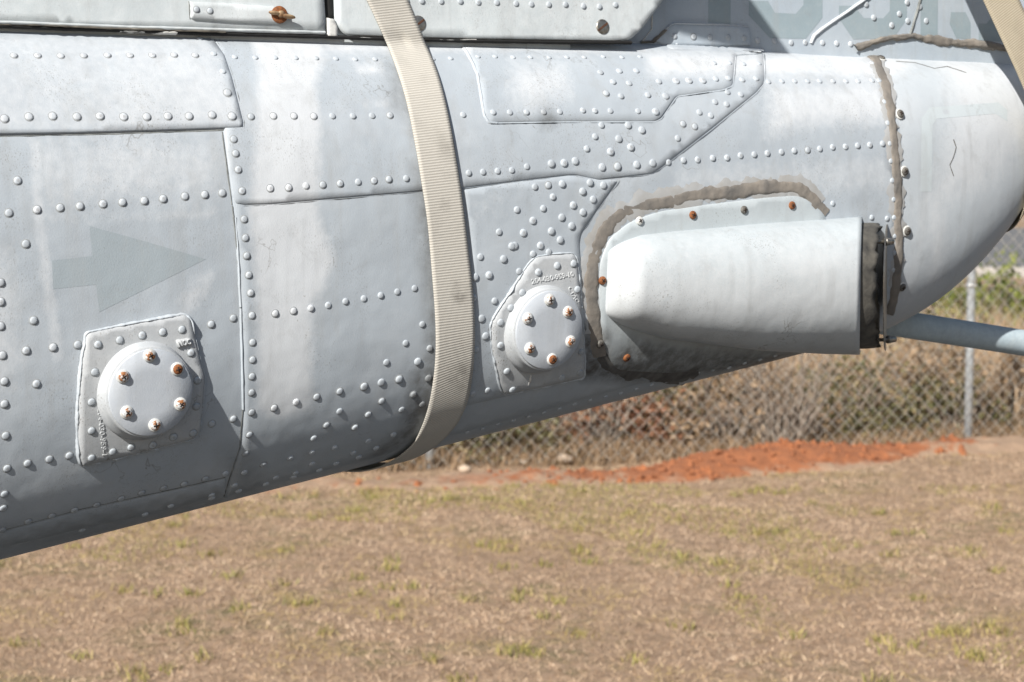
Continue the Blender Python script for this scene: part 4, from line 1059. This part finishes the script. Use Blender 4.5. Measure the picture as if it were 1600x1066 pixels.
MZ = gz(MX, MY) + peak[:, None] * (1 - u ** 1.6) + .020 * vnoise(MX, MY, 9, 3) + .012 * vnoise(MX, MY, 26, 5) + .006 * vnoise(MX, MY, 60, 6) - .026 * u ** 2
V = np.stack([MX, MY, MZ], -1).reshape(-1, 3); mY = len(my)
f = [(i * mY + j, (i + 1) * mY + j, (i + 1) * mY + j + 1, i * mY + j + 1) for i in range(len(mx) - 1) for j in range(mY - 1)]
dm = mesh(V, f); dry = np.clip(u ** 2 * .75 + np.interp(MX, [-2.4, -.2, .4, .8, 1.8, 2.2, 2.8, 4.6], [.85, .6, .4, .02, .08, .45, .95, 1.0]), 0, 1).ravel()
at = dm.attributes.new('dry', 'FLOAT', 'POINT'); at.data.foreach_set('value', dry.astype(np.float32))
ds = link('dirt_mound', dm, soil); ds['kind'] = 'structure'; ds['label'] = 'low ridge of orange red soil along the fence foot'

# dry turf: short straw blades, uncountable
def blades(name, X, Y, Z, hgt, wid, lean, m, label, seed):
    r = np.random.default_rng(seed); n = len(X); a = r.uniform(0, 2 * math.pi, n); b = r.uniform(0, 2 * math.pi, n)
    H = hgt * r.uniform(.5, 1.3, n); Wd = wid * r.uniform(.6, 1.4, n); le = lean * r.uniform(.2, 1.2, n) * H
    base = np.stack([X, Y, Z - .003], 1); side = np.stack([np.cos(a), np.sin(a), 0 * a], 1) * Wd[:, None]
    tip = base + np.stack([np.cos(b) * le, np.sin(b) * le, H], 1); mid = base + np.stack([np.cos(b) * le * .35, np.sin(b) * le * .35, H * .6], 1)
    V = np.stack([base - side, base + side, mid + side * .7, mid - side * .7, tip], 1).reshape(-1, 3)
    me = bpy.data.meshes.new('m'); me.vertices.add(5 * n); me.vertices.foreach_set('co', V.ravel())
    q = np.arange(n) * 5
    loops = np.stack([q, q + 1, q + 2, q + 3, q + 3, q + 2, q + 4], 1).ravel(); me.loops.add(len(loops)); me.loops.foreach_set('vertex_index', loops.astype(np.int32))
    me.polygons.add(2 * n); st = np.stack([np.arange(n) * 7, np.arange(n) * 7 + 4], 1).ravel(); tot = np.tile([4, 3], n)
    me.polygons.foreach_set('loop_start', st.astype(np.int32)); me.polygons.foreach_set('loop_total', tot.astype(np.int32)); me.update(); me.validate()
    at = me.attributes.new('rnd', 'FLOAT', 'POINT'); at.data.foreach_set('value', np.repeat(r.uniform(0, 1, n), 5).astype(np.float32))
    o = link(name, me, m); tag(o, label, 'grass', None, 'stuff'); return o
def leafmat(name, stops, rough=.8, trans=.0):
    m = mat(name, stops[0], rough); k = NB(m); cr = k.n('ShaderNodeValToRGB'); k.l(k.attr('rnd'), cr.inputs[0])
    els = cr.color_ramp.elements
    while len(els) < len(stops): els.new(.5)
    for i, c in enumerate(stops): els[i].position = i / (len(stops) - 1); els[i].color = (*c, 1)
    c = cr.outputs[0]
    if trans:
        a = k.noise(1.3, 4, .6); b = k.noise(5, 4, .65)
        c = k.mix(k.rng(a, .42, .62, 0, .7), c, tuple(x * .66 for x in stops[1])); c = k.mix(k.rng(b, .50, .64, 0, .65), c, (.68, .50, .345))
        c = k.mix(k.mul(k.rng(k.noise(2.1, 5, .7), .52, .62), .65), c, (.34, .26, .06))
    k.out(c); return m
M['straw'] = leafmat('dry_straw', [(.22, .135, .075), (.49, .335, .21), (.61, .43, .28), (.70, .535, .38), (.35, .22, .125)], .85, True)
M['green_grass'] = leafmat('green_grass', [(.14, .14, .035), (.23, .21, .055), (.33, .27, .085), (.42, .32, .13)], .75)
def wedge(n, y0, y1, seed):
    r = np.random.default_rng(seed); y = np.sqrt(r.uniform(y0 ** 2, y1 ** 2, n)); x = r.uniform(-.36, .36, n) * y; return x, y
x, y = wedge(165000, 4.6, 9.9, 11); blades('dry_turf', x, y, gz(x, y), .013, .0016, 2.6, M['straw'], 'short dry straw coloured turf covering the field', 12)
pat = vnoise(x, y, 2.6, 21) + .5 * vnoise(x, y, 9, 22)
xg, yg = wedge(70000, 4.6, 8.9, 31); pat = vnoise(xg, yg, 2.2, 24) + .55 * vnoise(xg, yg, 8, 22) + .12 * np.clip(xg, -2, 3) + .05 * np.clip(yg - 6, 0, 3)
keep = pat > .40; xg, yg = xg[keep][:30000], yg[keep][:30000]
blades('green_grass', xg, yg, gz(xg, yg), .016, .0019, 1.8, M['green_grass'], 'patchy yellow green grass scattered over the dry field', 32)
r3 = np.random.default_rng(5); cx = r3.uniform(-.32, .32, 170); cyy = np.sqrt(r3.uniform(4.8 ** 2, 8.8 ** 2, 170)); cx = cx * cyy
tx = np.concatenate([c + r3.normal(0, .022, 28) for c in cx]); ty = np.concatenate([c + r3.normal(0, .022, 28) for c in cyy])
blades('grass_tufts', tx, ty, gz(tx, ty), .032, .0022, 1.2, M['green_grass'], 'small green grass tufts dotted over the dry field', 33)
# loose clods over the red soil
rc = np.random.default_rng(61); Vc = []; Fc_ = []
for k_ in range(420):
    i_ = int(np.clip(rc.normal(132, 30), 5, 172)); j_ = int(rc.integers(4, 40)); c_ = np.array([MX[i_, j_], MY[i_, j_], MZ[i_, j_]]); r_ = rc.uniform(.006, .026) ** 1.0
    a_ = rc.normal(size=(6, 3)) * .25; o_ = len(Vc)
    for q_, n_ in zip(a_, ((1, 0, 0), (-1, 0, 0), (0, 1, 0), (0, -1, 0), (0, 0, .8), (0, 0, -.8))): Vc.append(tuple(c_ + (np.array(n_) + q_) * r_))
    Fc_ += [tuple(o_ + t for t in f_) for f_ in ((0, 2, 4), (2, 1, 4), (1, 3, 4), (3, 0, 4), (2, 0, 5), (1, 2, 5), (3, 1, 5), (0, 3, 5))]
clm = mesh(Vc, Fc_, False); at = clm.attributes.new('dry', 'FLOAT', 'POINT')
tag(link('soil_clods', clm, soil), 'small crumbs of red soil strewn over the ridge', 'soil', None, 'stuff')
# stones and clods on the soil
def stone_mesh(seed):
    r = random.Random(seed); bm = bmesh.new(); bmesh.ops.create_icosphere(bm, subdivisions=1, radius=1)
    for v in bm.verts: v.co *= r.uniform(.75, 1.2)
    return bm_mesh(bm)
M['stone'] = simple('pale_stone', (.55, .45, .35), (.38, .27, .18), 30, .9); M['clod'] = simple('dark_clod', (.2, .07, .03), (.3, .12, .05), 30, .95)
for i, (px, r_, mm, lab) in enumerate([((725, 741), .028, 'stone', 'pale tan stone on the red soil just right of the left post'), ((817, 727), .018, 'stone', 'small whitish stone at the fence foot under the reddish scrub'),
                                  ((881, 724), .035, 'stone', 'largest tan stone at the fence foot below the scoop'), ((1283, 699), .022, 'stone', 'white stone on the crest of the red soil ridge'),
                                  ((1278, 713), .030, 'clod', 'dark red clod in the middle of the red soil ridge'), ((1084, 721), .025, 'clod', 'dark red clod on the left slope of the red soil ridge')]):
    g = gpt(px); me = stone_mesh(i); me.materials.append(M[mm]); o = link('stone', me); o.location = (g[0], g[1], float(gz(g[0], g[1])) + r_ * .9); o.scale = (r_ * 1.3, r_, r_ * .8)
    tag(o, lab, 'stone', 'stones along the red soil')

# ------------------------------------------------------------------ chain link fence
fA = gpt((672, 734)); fB = gpt((1512, 699)); fd = (fB - fA); span = np.linalg.norm(fd[:2]); fd = np.array([fd[0], fd[1], 0]) / span
fence = thing('chain_link_fence', 'grey chain link fence with round steel posts behind the red soil', 'fence', tuple(fA[:2]) + (0,))
galv = simple('galvanised_steel', (.40, .42, .43), (.30, .315, .32), 40, .5, .1, .0005, metal=.25)
wire = mat('galvanised_wire', (.50, .47, .41), .55, .1)
inv = Matrix.Translation(-fence.location)
for k in (-1, 0, 1, 2):
    b = fA + fd * span * k; v, f = tube_path([(b[0], b[1], -.2), (b[0], b[1], 0.5), (b[0], b[1], 1.2), (b[0], b[1], 1.86)], .022, 20)
    v2, f2 = ellip((b[0], b[1], 1.86), (.026, .026, .02)); me = mesh(*merge([(v, f), (v2, f2)])); o = link('post', me, galv, fence); o.matrix_parent_inverse = inv
a_, b_ = fA - fd * span * 1.05, fA + fd * span * 2.05
v, f = tube_path([(a_[0], a_[1] + .0, 1.80), (b_[0], b_[1], 1.80)], .018, 14); o = link('top_rail', mesh(v, f), galv, fence); o.matrix_parent_inverse = inv
pch = .0365; nW = int(span * 3.1 / pch); V = []; Fc = []; nz_ = 49
nrm_f = np.array([fd[1], -fd[0], 0]); r_w = .0022
for i in range(nW):
    base = a_ + fd * (i * pch); pts = []
    for j in range(nz_):
        z = .015 + j * .0365; side = (j % 2) if i % 2 == 0 else 1 - (j % 2)
        side = (j % 2)
        x = pch * (side if i % 2 == 0 else 1 - side)
        p = base + fd * x - nrm_f * (-.034 + (.002 if j % 2 == 0 else -.002)); pts.append((p[0], p[1], z))
    o = len(V)
    for j, p in enumerate(pts):
        p = np.array(p)
        for (da, db) in ((r_w, 0), (-r_w * .5, r_w * .87), (-r_w * .5, -r_w * .87)): V.append(tuple(p + fd * da + nrm_f * db))
    for j in range(nz_ - 1):
        for k in range(3): Fc.append((o + j * 3 + k, o + j * 3 + (k + 1) % 3, o + (j + 1) * 3 + (k + 1) % 3, o + (j + 1) * 3 + k))
o = link('wire_mesh', mesh(V, Fc), wire, fence); o['kind'] = 'stuff'; o.matrix_parent_inverse = inv
# tie wire ring near the bright clip on the post
b = fA + fd * span; v, f = lathe([(.030, 0), (.034, .006), (.030, .012)], 16, False)
o = link('tie_clip', mesh([(b[0] + q[0], b[1] + q[1], .83 + q[2]) for q in v], f), mat('bright_clip', (.75, .75, .74), .25, .6), fence); o.matrix_parent_inverse = inv

# ------------------------------------------------------------------ scrub behind the fence
M['brush_brown'] = leafmat('dry_brush_leaves', [(.10, .065, .035), (.20, .13, .07), (.30, .20, .115), (.36, .255, .16)], .85)
M['brush_red'] = leafmat('rusty_brush_leaves', [(.13, .05, .025), (.22, .09, .045), (.30, .14, .075), (.34, .22, .13)], .85)
M['brush_olive'] = leafmat('olive_brush_leaves', [(.05, .055, .02), (.10, .095, .035), (.17, .145, .06), (.28, .21, .11)], .85)
M['brush_green'] = leafmat('green_bush_leaves', [(.05, .07, .012), (.10, .13, .02), (.17, .19, .03), (.24, .24, .06)], .75)
M['tan_grass'] = leafmat('tall_tan_grass', [(.20, .13, .07), (.33, .225, .135), (.42, .30, .19), (.48, .36, .24)], .85)
M['twig'] = simple('grey_twig', (.34, .28, .22), (.20, .155, .12), 40, .9)
def shrub(name, label, cat, c, rad, nleaf, leaf, lm, ntw, seed, group=None):
    r = np.random.default_rng(seed); t = thing(name, label, cat, c, group)
    # leaves in loose clumps
    nc = max(8, nleaf // 70); cl = r.normal(size=(nc, 3)); cl /= np.linalg.norm(cl, axis=1)[:, None]; cl *= r.uniform(.25, 1, (nc, 1)) ** .5
    cl[:, 2] = np.abs(cl[:, 2]); cl = cl * np.array(rad)
    ctr = cl[r.integers(0, nc, nleaf)] + r.normal(size=(nleaf, 3)) * np.array(rad) * .16; ctr[:, 2] = np.abs(ctr[:, 2]) + .01
    d1 = r.normal(size=(nleaf, 3)); d1 /= np.linalg.norm(d1, axis=1)[:, None]; d2 = np.cross(d1, r.normal(size=(nleaf, 3))); d2 /= np.linalg.norm(d2, axis=1)[:, None]
    L = leaf * r.uniform(.5, 1.4, nleaf)[:, None]
    V = np.stack([ctr - d1 * L, ctr + d2 * L * .38, ctr + d1 * L, ctr - d2 * L * .38], 1).reshape(-1, 3)
    q = np.arange(nleaf) * 4; me = mesh(V, np.stack([q, q + 1, q + 2, q + 3], 1), False)
    at = me.attributes.new('rnd', 'FLOAT', 'POINT'); at.data.foreach_set('value', np.repeat(r.uniform(0, 1, nleaf), 4).astype(np.float32))
    link('foliage', me, lm, t)
    parts = []
    for i in range(ntw):
        a = r.uniform(0, 2 * math.pi); k = r.uniform(.3, 1.0); e = np.array([math.cos(a) * rad[0] * k, math.sin(a) * rad[1] * k, rad[2] * r.uniform(.5, 1.15)])
        s0 = np.array([e[0] * .15 + r.normal() * .03, e[1] * .15, 0]); m1 = s0 * .5 + e * .5 + r.normal(size=3) * .03
        parts.append(tube_path([s0, m1, e], [.006, .004, .0018], 4, False))
    link('stems', mesh(*merge(parts)), M['twig'], t); return t
def fence_y(px):
    t_ = np.linspace(-3, 6, 400); q = fA[None, :2] + fd[None, :2] * t_[:, None]; return float(np.interp((px - 800) / F, q[:, 0] / q[:, 1], q[:, 1]))
def at_px(px, y):                                        # a point on the ground in that direction at depth y
    D = rays([(px, 533)])[0]; return (D[0] / D[1] * y, y, 0.0)
SG = 'dry shrubs behind the fence'
SH = [(560, 10.3, (.45, .3, .34), 1500, .020, 'brush_olive', 'low olive brown shrub left of the left fence post'),
      (650, 10.6, (.42, .3, .50), 1500, .020, 'brush_brown', 'brown dry shrub directly behind the left fence post'),
      (770, 10.2, (.40, .3, .42), 1700, .020, 'brush_olive', 'dark olive shrub between the left fence post and the tall tan shrub'),
      (860, 10.9, (.45, .35, .62), 1700, .022, 'brush_brown', 'tall tan shrub immediately left of the rusty red one'),
      (945, 10.4, (.34, .28, .50), 1900, .019, 'brush_red', 'rusty red dead shrub behind the fence'),
      (1050, 10.7, (.42, .3, .62), 1700, .022, 'brush_olive', 'olive shrub immediately right of the rusty red one'),
      (1140, 10.3, (.36, .28, .48), 1500, .020, 'brush_brown', 'brown shrub left of the bare grey twigs'),
      (1320, 10.5, (.48, .32, .42), 1700, .021, 'brush_olive', 'wide dark olive shrub under the open end of the scoop'),
      (1420, 10.8, (.40, .32, .56), 1700, .022, 'brush_brown', 'tan brown shrub left of the right fence post'),
      (1490, 10.5, (.30, .25, .34), 1200, .019, 'brush_olive', 'small olive shrub at the foot of the right fence post'),
      (1570, 11.0, (.42, .3, .38), 1500, .021, 'brush_brown', 'pale brown shrub at the right edge of the picture')]
for i, (px, y, rad, nl, lf, mm, lab) in enumerate(SH):
    shrub('dry_shrub', lab, 'shrub', at_px(px, fence_y(px) + .32 + (y - 10.2) * .8), rad, nl, lf, M[mm], 26, 100 + i, SG)
shrub('bare_twigs', 'bare grey twiggy bush leaning at the fence, without leaves', 'shrub', at_px(1225, fence_y(1225) + .2), (.34, .16, .55), 260, .016, M['brush_brown'], 70, 140, SG)
shrub('green_shrub', 'bright green bush beyond the fence, right of the tall post', 'shrub', at_px(1563, 15.5), (.30, .3, .62), 2200, .03, M['brush_green'], 12, 151, 'green shrubs on the verge')
shrub('green_shrub', 'green bush half hidden by the right fence post and the fairing', 'shrub', at_px(1500, 15.0), (.26, .3, .52), 1600, .03, M['brush_green'], 12, 152, 'green shrubs on the verge')
shrub('green_shrub', 'dark green bush below the skid tube, left of the right post', 'shrub', at_px(1440, 13.2), (.30, .3, .62), 1500, .03, M['brush_olive'], 12, 153, 'green shrubs on the verge')
r4 = np.random.default_rng(77); n4 = 15000; y4 = r4.uniform(10.6, 15, n4); x4 = r4.uniform(-.12, .33, n4) * y4
kp = vnoise(x4, y4, 1.6, 41) > -.25; x4, y4 = x4[kp], y4[kp]
blades('tall_dry_grass', x4, y4, 0 * x4, .40, .0035, .6, M['tan_grass'], 'tall pale dry grass standing behind the scrub', 78)

n5 = 9000; px5 = np.random.default_rng(90).uniform(380, 1720, n5); fy = np.interp(px5, np.linspace(350, 1750, 60), [fence_y(p) for p in np.linspace(350, 1750, 60)])
y5 = fy + np.random.default_rng(91).uniform(-.08, .9, n5); x5 = (px5 - 800) / F * y5
blades('fence_foot_grass', x5, y5, gz(x5, y5), .09, .003, 1.0, M['brush_brown'], 'tangle of dead brown grass along the fence foot', 92)
# added dark slab below the tail, unseen, to dim light off the ground
# ------------------------------------------------------------------ road beyond
asph = simple('grey_asphalt', (.17, .165, .16), (.13, .127, .125), 90, .85, .3, .004)
yk = float(gpt((1560, 433))[1])
def boxmesh(x0, x1, y0, y1, z0, z1):
    v = [(x, y, z) for z in (z0, z1) for x, y in ((x0, y0), (x1, y0), (x1, y1), (x0, y1))]
    return mesh(v, [(0, 3, 2, 1), (4, 5, 6, 7), (0, 1, 5, 4), (1, 2, 6, 5), (2, 3, 7, 6), (3, 0, 4, 7)], False)
rd = link('road', boxmesh(-60, 90, yk + .16, yk + 16, -.2, .012), asph); rd['kind'] = 'structure'; rd['label'] = 'grey asphalt road beyond the fence'
pad_ = link('bounce_blocker', boxmesh(-9, 6, -4, 4.3, -.2, .02), simple('dark_slab', (.045, .045, .047), (.065, .064, .062), 60, .9, .3, .004)); pad_['kind'] = 'structure'; pad_['label'] = 'added dark slab out of view, dimming ground bounce below the tail'  # slab added out of view to cut bounce onto the belly
kb = link('kerb', boxmesh(-60, 90, yk, yk + .157, -.2, .12), simple('pale_concrete', (.45, .42, .38), (.36, .33, .30), 20, .9)); kb['kind'] = 'structure'; kb['label'] = 'pale concrete kerb along the road'
